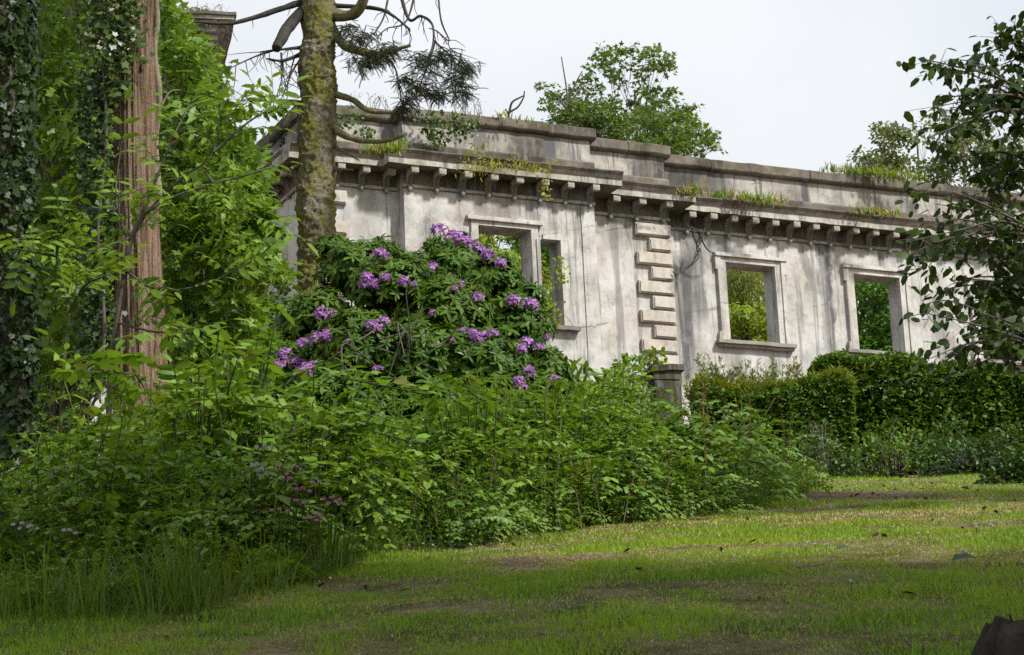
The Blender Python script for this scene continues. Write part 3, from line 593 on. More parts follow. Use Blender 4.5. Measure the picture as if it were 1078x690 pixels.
# ash saplings
def ash_leafT(np_=4, L=1.):
    it = [tubeT([(0, 0, 0), (.5, 0, .04), (1, 0, -.05)], [.008, .005], 4, 1)]
    for k in range(np_):
        x = .25+.62*k/np_; z = .04-.06*x
        for s in (-1, 1): it.append(xf(leafT(.36, .2, .25), (x, 0, z), (.35, s, -.12), (.1*s, 0, 1), .37))
    it.append(xf(leafT(.38, .2, .3), (1, 0, -.05), (1, 0, -.2), (0, 0, 1), .36)); return T_join(it)
ASH = ash_leafT(3); ASH3 = ash_leafT(2)
def sapling(label, stem, branches, per, size, seedp, d_sp=.18, mats=(G3, m_stem), base=None, name='ash_sapling'):
    base = stem[0]; root = empty(name, base, label, 'sapling', 'ash saplings in the wood'); a = Acc(); tube(a, stem, seedp, 7, 0, 5, .08)
    lv = Acc()
    for b in branches:
        tube(a, b, [.010, .004], 5, 0, 4); Q = catmull(b, 8); idx = (rng.random(per)**.8*(len(Q)-1)).astype(int)
        p = Q[idx]; t_ = nz(np.gradient(Q, axis=0))[idx]; scatter(lv, ASH if rng.random() < .6 else ASH3, p+rnd(per)*.015, t_*.6+rnd(per)*[.9, .7, .35]+[0, 0, .05], np.array([0, 0, 1.])+rnd(per)*.3+[0, -.25, 0], size*rng.uniform(.65, 1.2, per))
    a.build('stem', mats[1], root, org=base); lv.build('foliage', [mats[0], m_stem], root, org=base)
D = 15.
stem = [at(112, 480, D), at(116, 400, D), at(124, 335, D), at(132, 285, D), at(139, 250, D), at(152, 225, D)]
stem[0][2] = G(stem[0][0], D)-.05
br_ = [[at(139, 250, D), at(160, 218, D), at(195, 185, 14.9), at(225, 160, 14.8), at(235, 90, 14.9)], [at(137, 255, D), at(127, 235, D), at(122, 200, D), at(128, 150, D)], [at(152, 225, D), at(190, 205, 14.6), at(240, 190, 14.5), at(290, 175, 14.5)], [at(132, 285, D), at(165, 305, 14.8), at(215, 300, 14.7), at(265, 275, 14.6)],
       [at(124, 340, D), at(165, 350, 14.7), at(200, 350, 14.6)], [at(150, 225, D), at(180, 150, 15.1), at(200, 110, 15.2)], [at(139, 250, D), at(105, 262, 14.8), at(75, 275, 14.7)], [at(225, 160, 14.8), at(260, 130, 14.8), at(285, 115, 14.8)], [at(215, 180, 14.9), at(245, 215, 14.8), at(285, 235, 14.8)], [at(205, 150, 15), at(235, 130, 15), at(262, 95, 15)]]
sapling('slender ash sapling with crooked stem crossing the lower red trunk', stem, br_, 15, .30, [.022, .016], mats=(G3, m_twig))
s2 = [at(60, 480, 13.5), at(66, 400, 13.5), at(72, 330, 13.6), at(60, 270, 13.7)]; s2[0][2] = G(s2[0][0], 13.5)-.05
sapling('small ash sapling with feathery leaves left of the crooked stem', s2, [[s2[2], at(90, 300, 13.5), at(115, 290, 13.4)], [s2[3], at(62, 240, 13.6), at(70, 215, 13.6)], [s2[3], at(35, 265, 13.5), at(15, 262, 13.5)], [s2[1], at(95, 385, 13.3), at(120, 378, 13.2)]], 9, .27, [.014, .008])
for px, py, d, tx, lab in ((205, 500, 12.6, 225, 'leafy ash shoot rising from the weeds right of the red trunk base'),):
    b = at(px, py, d); b[2] = G(b[0], d)-.03; tpt = at(tx, py-95, d); sapling(lab, [b, b*.5+tpt*.5, tpt], [[b*.4+tpt*.6, at(tx-35, py-75, d-.1), at(tx-60, py-70, d-.2)], [b*.3+tpt*.7, at(tx+30, py-85, d-.1), at(tx+60, py-78, d-.2)], [tpt, at(tx+5, py-115, d), at(tx+18, py-128, d)], [b*.6+tpt*.4, at(tx+40, py-40, d-.3), at(tx+55, py-20, d-.3)]], 7, .26, [.010, .006])

# mossy spruce
D = 32.; base = np.array([at(334, 330, D)[0], D, float(G(at(334, 330, D)[0], D))]); root = empty('spruce_tree', base, 'thick mossy conifer trunk with bare dead branches in front of the house', 'tree')
a = Acc(); sb = at(334, 300, D); tp = at(335, -20, D); hi = at(337, -380, D)
P = catmull([base-[0, 0, .3], base*.5+sb*.5, sb, at(333, 220, D), at(334, 130, D), at(335, 60, D), tp, hi], 60); r = np.interp(P[:, 2], [base[2], sb[2], at(0, 120, D)[2], tp[2], hi[2]], [.36, .262, .25, .232, .15])
seg = 96; th = np.arange(seg)*2*PI/seg; ring = np.stack([np.cos(th), np.sin(th), 0*th], 1); Vv = P[:, None, :]+r[:, None, None]*ring[None]
nn = (vnoise(Vv*3.2, 8)-.5)*.06+(vnoise(Vv*11, 9)-.5)*.06+(vnoise(Vv*30, 10)-.5)*.05; Vv = Vv+ring[None]*nn[..., None]
n = len(P); i = np.arange(n-1)[:, None]*seg; j = np.arange(seg)[None]; k = (j+1) % seg
a.add(Vv.reshape(-1, 3), None, np.stack([i+j, i+k, i+seg+k, i+seg+j], -1).reshape(-1, 4)); a.build('trunk', m_mossy, root, True, org=base)
BR = [([(320, 2), (300, 8), (270, 18), (240, 25), (205, 23)], .055, .018, 0, -.6), ([(322, 8), (303, 30), (291, 51)], .095, .07, 0, -.4), ([(320, 50), (300, 52), (274, 55)], .03, .012, 0, -.3), ([(320, 56), (298, 64), (281, 62)], .034, .012, 0, -.2),
      ([(318, 60), (308, 75), (300, 95), (290, 120)], .016, .006, 0, -.25), ([(296, 56), (297, 80), (292, 100)], .014, .006, 0, -.35), ([(292, 52), (268, 60), (238, 74)], .016, .006, 0, -.5), ([(320, 110), (300, 107), (283, 107)], .055, .015, 0, -.2), ([(310, 60), (303, 90), (302, 122)], .012, .005, 0, -.3),
      ([(348, 28), (362, 47), (382, 55), (402, 56), (432, 48)], .085, .025, 1, -.5), ([(348, 16), (364, 17), (378, 10), (386, -12)], .10, .06, 1, -.4), ([(348, 6), (395, 9), (414, 17), (431, 31)], .035, .015, 0, -.6), ([(402, 56), (415, 70), (420, 90), (424, 115)], .018, .008, 0, -.5),
      ([(418, -20), (430, 20), (443, 17), (455, 26), (456, 46), (450, 62)], .025, .010, 0, -.9), ([(460, -25), (464, 20), (473, 43), (460, 33), (452, 30)], .014, .008, 0, -.9), ([(440, -20), (428, 22), (408, 30), (398, 38)], .016, .006, 0, -.6), ([(410, -10), (404, 18), (394, 36)], .020, .008, 0, -.7), ([(456, 42), (470, 55), (488, 68)], .016, .006, 0, -.9), ([(458, 45), (446, 80), (434, 108)], .016, .006, 0, -.9),
      ([(348, 98), (370, 105), (387, 116), (405, 119), (428, 119)], .055, .015, 1, -.5), ([(348, 126), (358, 140), (380, 148), (405, 149), (425, 143)], .062, .02, 1, -.6), ([(348, 152), (362, 160), (378, 169)], .035, .008, 1, -.3), ([(346, 178), (372, 179)], .03, .012, 1, -.2), ([(320, 172), (306, 178)], .05, .02, 1, -.1)]
for pts, r0, r1, mo, dd in BR:
    a = Acc(); m_ = len(pts); tube(a, [at(x, y, D+dd*i/max(1, m_-1)*1.2+(0 if i else 0)) for i, (x, y) in enumerate(pts)], [r0, r1], 8, 0, 6, .22, True)
    if mo == 0 and r0 < .09:   # side twiglets
        Q = catmull([at(x, y, D+dd*i/max(1, m_-1)*1.2) for i, (x, y) in enumerate(pts)], 6)
        for _ in range(7):
            s = Q[rng.integers(2, len(Q))]; L = rng.uniform(.12, .45); e = s+np.array([rng.normal()*.5, rng.normal()*.3, -.75+rng.normal()*.35])*L; tube(a, [s, (s+e)/2+rnd(1)[0]*.03, e], [.007, .003], 4, 0, 2)
    a.build('branch', m_mossbranch if mo else m_dead, root, org=base)
def sprayT():
    it = [tubeT([(0, 0, 0), (.5, 0, -.06), (1, 0, -.22)], [.012, .006], 4, 1)]; v = []; f = []
    for k in range(26):
        x = .05+.95*k/26; z = -.22*x*x
        for s in (-1, 1, 0):
            l = .16*(1-.35*x); q = np.array([x, 0, z]); e = q+np.array([.55*l, s*l*.75, (.45 if s == 0 else .12)*l]); w = .018; o_ = len(v)
            v += [q+[-w, 0, 0], q+[w, 0, 0], e]; f.append((o_, o_+1, o_+2))
    it.append(T_of(v, f, [])); return T_join(it)
SPR = sprayT(); a = Acc()
for (x, y, rx, ry, n, dd) in [(378, 40, 14, 10, 60, -.3), (395, 58, 16, 9, 90, -.4), (382, 66, 14, 7, 60, -.3), (408, 52, 10, 8, 50, -.5), (446, 62, 16, 8, 70, -.9), (470, 60, 12, 8, 50, -1), (488, 72, 11, 9, 70, -1), (478, 86, 10, 6, 40, -1), (442, 92, 14, 9, 70, -.9), (462, 100, 12, 6, 40, -.9), (424, 84, 9, 5, 30, -.7), (428, 107, 9, 8, 45, -.7), (488, 98, 9, 6, 45, -1), (420, 118, 5, 6, 20, -.5), (448, 76, 22, 5, 30, -.9), (365, 30, 8, 8, 25, -.2)]:
    n = int(n*2.1); p = np.array([at(x+rng.normal()*rx*.55, y+rng.normal()*ry*.55, D+dd+rng.normal()*.2) for _ in range(n)])
    scatter(a, SPR, p, rnd(n)*[1, .8, .25]+[.25, -.1, -.45], np.array([0, 0, 1.])+rnd(n)*.3, .17*rng.uniform(.6, 1.3, n))
c = sample_poly([(230, -420), (460, -420), (430, -130), (260, -130)], 30.5, 33.5, 50)
p = (c[:, None, :]+rnd(50*40).reshape(50, 40, 3)*[.5, .5, .15]).reshape(-1, 3); scatter(a, SPR, p, rnd(2000)*[1, 1, .2]+[0, 0, -.4], np.array([0, 0, 1.])+rnd(2000)*.2, .3)
a.build('needles', [GN, m_dead], root, org=base)

# ------------------------------------------------------------------ rhododendron
RD = 17.4; rb = gb(440, RD)
rh = empty('rhododendron_bush', rb, 'large dark rhododendron covered in lilac purple flower trusses', 'bush')
LOB = [(372, 292, 42), (335, 345, 42), (302, 395, 38), (415, 312, 48), (380, 385, 58), (440, 395, 58), (480, 290, 36), (515, 302, 38), (470, 345, 52), (540, 350, 42), (505, 400, 56), (568, 392, 34), (340, 430, 50), (463, 266, 19), (400, 272, 22), (280, 425, 40), (555, 320, 24), (498, 276, 22), (440, 290, 26), (350, 265, 20), (380, 440, 52), (450, 445, 50), (520, 440, 46), (325, 465, 46), (565, 425, 34), (262, 450, 40)]
LC = np.array([at(x, y, RD+(.5 if r < 45 else .2)-(y-330)*.006) for x, y, r in LOB]); LR = np.array([r/(FPX/RD)*1.03 for _, _, r in LOB])
def whorlT(w, dr):
    return T_join([xf(leafT(w, .12, .16, .45), (0, 0, 0), (math.cos(k*2*PI/9+.3*(k % 2)), math.sin(k*2*PI/9+.3*(k % 2)), dr+.25*((k*7) % 3-1)), (0, 0, 1), 1.-.18*(k % 3)) for k in range(9)])
WH = whorlT(.34, .12); WHY = whorlT(.22, .7)
fol = Acc(); st = Acc()
for c_, r_ in zip(LC, LR):
    n = int(300*(r_/.33)**2); u = nz(rng.normal(size=(n, 3))); u[:, 2] = np.abs(u[:, 2])*1.0-.35*rng.random(n); u = nz(u)
    p = c_+u*r_*(.35+.72*rng.random((n, 1))**.55); up = u+rnd(n)*.25+[0, -.1, .35]; d = nz(np.cross(up, rnd(n))); yg = rng.random(n) < .07
    scatter(fol, WH, p[~yg], d[~yg], up[~yg], .088*rng.uniform(.7, 1.3, (~yg).sum())); T5 = setm(WHY, 1); scatter(fol, T5, p[yg], d[yg], up[yg]*[.3, .3, 1], .085*rng.uniform(.7, 1.2, yg.sum()))
    s0 = rb+np.array([rng.normal()*.3, rng.normal()*.2, 0]); tube(st, [s0, (s0+c_)/2+rnd(1)[0]*.12, c_], [.03, .012], 6, 0, 5)
    for q in p[::6]: tube(st, [c_+rnd(1)[0]*.05, (c_+q)/2+rnd(1)[0]*.05, q], [.012, .005], 4, 0, 3)
for _ in range(16):   # pale bare twigs in the hollow middle
    x, y = rng.uniform(330, 470), rng.uniform(350, 395); s = at(x, y, 16.75); tube(st, [s, s+rnd(1)[0]*.12, s+rnd(1)[0]*.2+[0, 0, .05]], [.008, .004], 4, 0, 4)
st.build('stems', m_twig, rh, org=rb); fol.build('foliage', [G5, G5b], rh, org=rb)
def front_of(px, py):
    r = nz(at(px, py, 1.)); best = None
    for c_, R in zip(LC, LR):
        b = r@c_; q = b*b-(c_@c_-R*R*1.02)
        if q > 0:
            t = b-math.sqrt(q)
            if best is None or t < best[0]: best = (t, c_)
    if best is None: p = at(px, py, RD); return p, np.array([0, -.5, .8])
    p = r*best[0]; return p, nz(p-best[1])
def trussT(seed):
    rs = np.random.default_rng(seed); it = []; pet = leafT(.62, .3, .45, .5)
    for k in range(13):
        if rs.random() < .15: continue
        ph = math.acos(1-.9*(k+.5)/13)+rs.normal()*.12; az = k*2.4+rs.normal()*.25; d = np.array([math.sin(ph)*math.cos(az), math.sin(ph)*math.sin(az), math.cos(ph)]); ctr = d*.55
        e1 = nz(np.cross(d, [.3, .5, .8])); e2 = np.cross(d, e1)
        for q in range(5):
            o_ = math.cos(q*2*PI/5)*e1+math.sin(q*2*PI/5)*e2; it.append(xf(pet, ctr*rs.uniform(.8, 1.15), o_*.75+d*.55, d, .40*rs.uniform(.7, 1.2)))
    return T_join(it)
trm = []
for s in range(4):
    a = Acc(); T = trussT(s); a.add(T[0], T[1], T[2], T[3], T[4]); ob = a.build('flower_cluster', m_petal, rh); trm.append(ob)
FL = [(463, 243, 1.2), (478, 250, 1.1), (488, 256, 1.2), (503, 263, 1.1), (514, 270, 1.), (455, 283, 1.), (527, 278, .8), (400, 268, .9), (407, 271, .6), (386, 294, 1.), (394, 300, .9), (384, 299, .8), (425, 297, .8), (436, 303, .75), (406, 293, .7), (339, 331, 1.), (350, 333, .85), (334, 358, 1.), (344, 354, .9), (320, 364, 1.1), (300, 374, 1.), (314, 384, 1.1), (323, 390, 1.15), (294, 383, .9), (330, 386, .7), (278, 390, .6), (404, 340, .95), (391, 343, .8), (398, 346, .7), (540, 319, 1.1), (558, 322, 1.05), (503, 314, .85), (485, 300, .6), (553, 364, 1.1), (548, 369, .8), (568, 366, .7), (505, 356, 1.), (497, 351, .7), (487, 349, .6), (519, 352, .8), (545, 403, 1.), (556, 393, .9), (585, 401, .8), (398, 389, .7), (455, 330, .45), (478, 305, .5), (520, 325, .5), (575, 355, .5), (366, 360, .4), (310, 452, .5), (476, 359, .5), (549, 408, .7)]
for i, (x, y, s) in enumerate(FL):
    o = trm[i] if i < 4 else trm[i % 4].copy()
    if i >= 4: C.objects.link(o); o.parent = rh
    p, nrm = front_of(x, y); dv = nz(nrm*.6+np.array([0, -.35, .5])); p = p+np.array([0, -.01, .0])
    o.rotation_mode = 'QUATERNION'; o.rotation_quaternion = Vector(dv).to_track_quat('Z', 'Y'); k = .078*s; o.scale = (k*rng.uniform(.9, 1.2), k*rng.uniform(.9, 1.2), k*rng.uniform(.7, 1.)); o.location = p-rb

# ------------------------------------------------------------------ undergrowth plants (templates, z up, metres)
def nettleT(h, pairs, ls, seed):
    rs = np.random.default_rng(seed); bend = rs.normal(size=2)*.09; it = [tubeT([(0, 0, 0), (bend[0]*.3, bend[1]*.3, h*.5), (bend[0], bend[1], h)], [.006, .003], 4, 1)]
    for k in range(pairs):
        f = .10+.90*(k+1)/pairs; p = (bend[0]*f*f, bend[1]*f*f, h*f); a0 = (k % 2)*PI/2+rs.normal()*.3; s = ls*(1.15-.55*f)*rs.uniform(.8, 1.2)
        for q in (0, PI): it.append(xf(leafT(.56, .15, .3), p, (math.cos(a0+q), math.sin(a0+q), .15-.35*rs.random()), (0, 0, 1), s))
    for q in range(3): it.append(xf(leafT(.5, .2, .2), p, (math.cos(q*2.1), math.sin(q*2.1), .4), (0, 0, 1), ls*.42))
    return T_join(it)
def brambleT(L, seed):
    rs = np.random.default_rng(seed); P = [(0, 0, 0), (L*.2, 0, L*.48), (L*.5, rs.normal()*.05, L*.62), (L*.85, rs.normal()*.1, L*.45)]; it = [tubeT(P, [.006, .003], 4, 1)]; Q = catmull(P, 6)
    Q = catmull(P, 8)
    for k in range(3, len(Q)):
        p = Q[k]; s = (-1)**k; d = np.array([.3, s, .2]); pet = p+d*.06
        for (aa, sc) in ((0, 1.), (1.2, .8), (-1.2, .8)):
            c_, s_ = math.cos(aa), math.sin(aa); it.append(xf(leafT(.68, .15, .2), pet, (d[0]*c_-d[1]*s_, d[0]*s_+d[1]*c_, -.1+rs.normal()*.15), (rs.normal()*.2, rs.normal()*.2-.15, 1), .070*sc*rs.uniform(.7, 1.35)))
    return T_join(it)
def grassT(n, h, sp_, seed, m=0, w=.006):
    rs = np.random.default_rng(seed); it = []
    for k in range(n):
        az = rs.random()*2*PI; r0 = rs.random()*sp_; hh = h*rs.uniform(.35, 1.15); ln = hh*rs.uniform(.1, 1.05); c_, s_ = math.cos(az), math.sin(az); b = np.array([r0*c_, r0*s_, 0]); t_ = np.array([-s_, c_, 0])*w
        p1 = b+np.array([c_*ln*.25, s_*ln*.25, hh*.55]); p2 = b+np.array([c_*ln*.65, s_*ln*.65, hh*.9]); p3 = b+np.array([c_*ln, s_*ln, hh*(.98 if ln < hh*.45 else .8)])
        it.append(T_of([b-t_, b+t_, p1-t_, p1+t_, p2-t_*.7, p2+t_*.7, p3], [(4, 5, 6)], [(0, 1, 3, 2), (2, 3, 5, 4)], m))
    return T_join(it)
def fernT(n, L, seed):
    rs = np.random.default_rng(seed); it = []
    for k in range(n):
        az = k*2*PI/n+rs.normal()*.3; dv = np.array([math.cos(az), math.sin(az), 0]); sd = np.array([-dv[1], dv[0], 0]); l = L*rs.uniform(.7, 1.1)
        for q in range(1, 12):
            f = q/12; p = dv*l*f*.8+np.array([0, 0, l*(.9*f-.75*f*f)])
            for s in (-1, 1): it.append(xf(leafT(.3, .1, .1), p, sd*s+dv*.4, (0, 0, 1), l*.26*math.sin(PI*min(1, .15+f*.9))+.01))
    return T_join(it)
NET = [nettleT(rng.uniform(.75, 1.0), 8+s % 3, .098, s) for s in range(6)]; BRA = [brambleT(rng.uniform(.7, 1.1), 20+s) for s in range(6)]; TUF = [grassT(26, .30, .15, 40+s, 0, .0032) for s in range(5)]; FER = [fernT(8, .5, 60+s) for s in range(3)]
BIG = [T_join([xf(leafT(.8, .12, .3), (0, 0, .03*k), (math.cos(k*1.9), math.sin(k*1.9), .7), (0, 0, 1), .20) for k in range(6)]+[tubeT([(0, 0, 0), (0, 0, .2)], [.006, .004], 4, 1)])]
def spread(n, x0, x1, y0, y1, cond):
    x = rng.uniform(x0, x1, n); y = rng.uniform(y0, y1, n); k = cond(x, y); x, y = x[k], y[k]; return np.stack([x, y, G(x, y)-.02], 1)
def into(acc, TS, pos, sc, tilt=.15):
    g = rng.integers(0, len(TS), len(pos)); sc = np.broadcast_to(sc, (len(pos),))
    for k, T in enumerate(TS): place(acc, T, pos[g == k], sc[g == k], tilt)
# middle bank of nettles and brambles
def hmid(x, y):
    d = y-yfront(x); h = np.clip(.28+d*.42, .22, 1.08)*np.interp(x, [.3, .9, 1.5, 2.2, 2.8], [1, .8, .58, .45, .34])
    return np.minimum(h*(.5+.8*n2(x, y, 1.1, 31)), .86*np.interp(x, [-.6, .1, .5], [.9, .95, 1.]))
mid = lambda x, y: (y > yfront(x)+.05) & (x > -.95) & (x < 2.75) & (y < 24)
a = Acc(); p = spread(4500, -1., 2.75, 12.6, 22.5, lambda x, y: mid(x, y) & (n2(x, y, 1.25, 62) > .40) & (n2(x, y, 2.1, 64) > .33)); into(a, NET, p, hmid(p[:, 0], p[:, 1])*rng.uniform(.95, 1.35, len(p)))
def shootT(seed):
    rs = np.random.default_rng(seed); it = [tubeT([(0, 0, 0), (.03, 0, .6), (.02, .02, 1.)], [.008, .004], 4, 1)]
    for k in range(16): f = .45+.55*k/15; it.append(xf(leafT(.26, .15, .3), (.025, .01, f), (math.cos(k*2.4), math.sin(k*2.4), .1+.9*(f-.45)), (0, 0, 1), .15*(1.1-.4*f)*rs.uniform(.8, 1.2)))
    return setm(T_join(it), 2)
SHO = [shootT(70+k) for k in range(3)]
p = spread(150, -1., 1.3, 14.2, 19, mid); into(a, SHO, p, hmid(p[:, 0], p[:, 1])*rng.uniform(.95, 1.35, len(p)))
p = spread(700, -1., 2.6, 13, 20, lambda x, y: mid(x, y) & (n2(x, y, 1.1, 61) > .52)); into(a, [setm(T, 3) for T in NET[:3]], p, hmid(p[:, 0], p[:, 1])*rng.uniform(1.05, 1.3, len(p)))
o = a.build('nettle_undergrowth', [G4, m_stem, G5b, G3]); tag(o, 'dense nettles on the bank in front of the rhododendron', kind='stuff')
a = Acc(); p = spread(2500, -1., 2.75, 12.6, 22, lambda x, y: mid(x, y) & (n2(x, y, 1.25, 62) < .56) & (n2(x, y, 2.1, 64) > .33)); into(a, BRA, p, hmid(p[:, 0], p[:, 1])*rng.uniform(.9, 1.5, len(p)), .3)
p = spread(1100, -.9, 2.6, 12.8, 20, lambda x, y: (y > yfront(x)-.05) & (y < yfront(x)+.9)); into(a, BRA, p, rng.uniform(.25, .5, len(p)), .6)
p = spread(160, 1.4, 3.0, 16, 24, lambda x, y: (y > yfront(x)-.2) & (y < yfront(x)+3)); into(a, [setm(T, 0) for T in TUF], p, rng.uniform(.6, 1.2, len(p)))
o = a.build('bramble_undergrowth', [G4b, m_stem]); tag(o, 'light green brambles trailing along the edge of the lawn', kind='stuff')
# left weeds
lft = lambda x, y: (y > yfront(x)+.05) & (x < -.55) & (x > -5.5)
a = Acc(); hl = lambda p: np.clip(.30+(p[:, 1]-yfront(p[:, 0]))*.34, .25, .85)*(.45+1.1*n2(p[:, 0], p[:, 1], 1.2, 33))*np.interp(p[:, 0], [-2.8, -2.1, -1.6, -1.0], [.6, .78, 1.0, .92])
NETL = [nettleT(rng.uniform(.75, 1.0), 6+k % 3, .135, 90+k) for k in range(5)]
lg = lambda x, y: lft(x, y) & (n2(x, y, 1.7, 65) > .38)
p = spread(800, -4.4, -.6, 9.2, 15.5, lg); into(a, NETL, p, hl(p)*rng.uniform(.9, 1.35, len(p)))
p = spread(520, -4.4, -.6, 9.4, 14, lambda x, y: lg(x, y) & (n2(x, y, 1.3, 66) > .5)); into(a, [setm(T, 2) for T in NETL], p, hl(p)*rng.uniform(1., 1.4, len(p)))
p = spread(800, -4.4, -.6, 9.3, 15.5, lg); into(a, BRA, p, hl(p)*rng.uniform(.9, 1.3, len(p)), .3)
p = spread(500, -8, -1, 15, 24, lambda x, y: x < -.12*y+.6); into(a, NET, p, rng.uniform(.8, 1.4, len(p)))
o = a.build('woodland_undergrowth', [G4b, m_stem, G3]); tag(o, 'shady brambles and nettles under the trees at the left', kind='stuff')
a = Acc(); p = spread(90, -3.5, -.6, 9.5, 12.5, lft); into(a, BIG, p, rng.uniform(.45, .8, len(p))); p = spread(35, -4, -1, 10.2, 14, lft); into(a, FER, p, rng.uniform(.7, 1.2, len(p)))
o = a.build('broad_leaf_weeds', [G3, m_stem]); tag(o, 'large pale weed leaves and fern fronds low in the shade at the left', kind='stuff')
a = Acc(); p = spread(800, -3.6, -.5, 8.7, 13.2, lambda x, y: (y > yfront(x)-.35+.25*n2(x, y, 3, 5)) & (y < yfront(x)+.9) & (x < -.45)); into(a, TUF, p, rng.uniform(.35, 1., len(p))*(.5+.9*n2(p[:, 0], p[:, 1], 2.2, 77)))
o = a.build('tall_grass', [GT]); tag(o, 'unmown grass fringing the weeds at the left edge of the lawn', kind='stuff')

# seed stalks: countable, one thing each
def stalk_mesh(seed):
    rs = np.random.default_rng(seed); b = rs.normal(size=2)*.16; P = np.array([(0, 0, 0), (b[0]*.3, b[1]*.3, .5), (b[0], b[1], 1.)]); it = [tubeT(P, [.0055, .003], 4, 1)]; Q = catmull(P, 30)
    for k in range(24, len(Q)):
        for _ in range(3):
            d = rs.normal(size=3)*[1, 1, .5]; it.append(xf(leafT(.8, .2, 0), Q[k], d+[0, 0, .5], (0, 0, 1), .022*rs.uniform(.7, 1.4)))
    T = T_join(it); a = Acc(); a.add(*T); return a
sto = [stalk_mesh(s).build('seed_stalk', [GS, m_paletwig]) for s in range(5)]
SP = [(x, y, h, d) for x, y, h, d in [(352, 545, 70, 12.9), (365, 548, 66, 13), (378, 552, 60, 12.9), (388, 550, 58, 13.1), (398, 556, 58, 13.1), (410, 560, 52, 13.2), (422, 562, 56, 13.3), (436, 560, 62, 13.4), (452, 560, 72, 13.5), (463, 562, 78, 13.5), (474, 566, 84, 13.6), (488, 565, 86, 13.6), (500, 566, 82, 13.7), (512, 566, 70, 13.8), (524, 564, 74, 13.9), (540, 566, 78, 14), (556, 562, 70, 14.3), (575, 560, 62, 14.6), (592, 560, 66, 14.8), (613, 556, 74, 15.1), (635, 552, 66, 15.3), (655, 550, 72, 15.6), (700, 540, 84, 16.2), (720, 520, 84, 17), (742, 515, 90, 17.4), (760, 510, 76, 17.8), (778, 510, 82, 18.2), (790, 508, 86, 18.4), (800, 505, 82, 18.6), (810, 505, 78, 18.8), (818, 505, 74, 19), (828, 503, 66, 19.2), (838, 505, 58, 19.4), (848, 507, 54, 19.8), (858, 510, 52, 20.4), (868, 508, 46, 21), (735, 480, 70, 18.6), (752, 478, 66, 19), (767, 480, 58, 19.3), (705, 470, 62, 18.8)]]
for i, (x, y, h, d) in enumerate(SP):
    o = sto[i] if i < 5 else sto[i % 5].copy()
    if i >= 5: C.objects.link(o)
    b = at(x, y, d-.15); b[2] = G(b[0], b[1])-.02; tz = at(x, y-h, d)[2]; hh = max(.35, tz-b[2])*rng.uniform(.9, 1.1); o.location = b; o.scale = (hh, hh, hh); o.rotation_euler = (rng.normal()*.12, rng.normal()*.2, rng.random()*6.28)
    tag(o, 'dry buff seed stalk standing among the brambles at the edge of the lawn', 'seed stalk', 'seed stalks along the bank')
# campion
def campion():
    it = [tubeT([(0, 0, 0), (.02, .01, .3), (.03, 0, .6)], [.004, .0025], 4, 1)]
    for k in range(4): it.append(xf(leafT(.4, .2, .25), (.01, 0, .1+.11*k), (math.cos(k*1.7), math.sin(k*1.7), .3), (0, 0, 1), .08))
    for (x, y, z) in ((.03, 0, .6), (.06, .02, .585), (.0, -.02, .59)):
        for q in range(5): it.append(xf(setm(leafT(.9, .1, .2), 2), (x, y, z), (math.cos(q*1.257), -.25, math.sin(q*1.257)), (0, -1, .3), .013))
        it.append(tubeT([(.03, 0, .42), (x, y, z)], [.002, .0015], 3, 1))
    T = T_join(it); a = Acc(); a.add(*T); return a
cm = campion().build('campion_plant', [G4, m_stem, m_pink]); cm2 = campion().build('campion_plant', [G4, m_stem, m_pale])
CP = [(294, 490, 11.2, 0), (304, 492, 11.2, 0), (288, 499, 11.1, 0), (312, 515, 11.0, 0), (305, 528, 10.9, 0), (343, 525, 11.2, 0), (347, 529, 11.2, 0), (288, 537, 10.8, 0), (328, 540, 10.9, 0), (330, 508, 11.4, 1), (264, 490, 11, 1), (258, 498, 10.9, 1), (273, 472, 11.4, 1), (320, 545, 10.8, 0), (16, 552, 10, 1), (24, 556, 10, 1), (66, 558, 10, 1), (298, 505, 11, 0)]
for i, (x, y, d, k) in enumerate(CP):
    src = (cm, cm2)[k]; o = src if i in (0, 9) else src.copy()
    if i not in (0, 9): C.objects.link(o)
    t_ = at(x, y, d); g = float(G(t_[0], t_[1])); hh = max(.25, t_[2]-g)/.58; o.location = (t_[0], t_[1], g-.01); o.scale = (1., 1., hh); o.rotation_euler = (0, 0, rng.uniform(-.6, .6))
    tag(o, 'pink flowered campion in the dark weeds left of the lawn' if k == 0 else 'pale lilac flowered weed in the shade left of the lawn', 'wild flower', 'pink campions by the lawn' if k == 0 else 'pale wild flowers by the lawn')

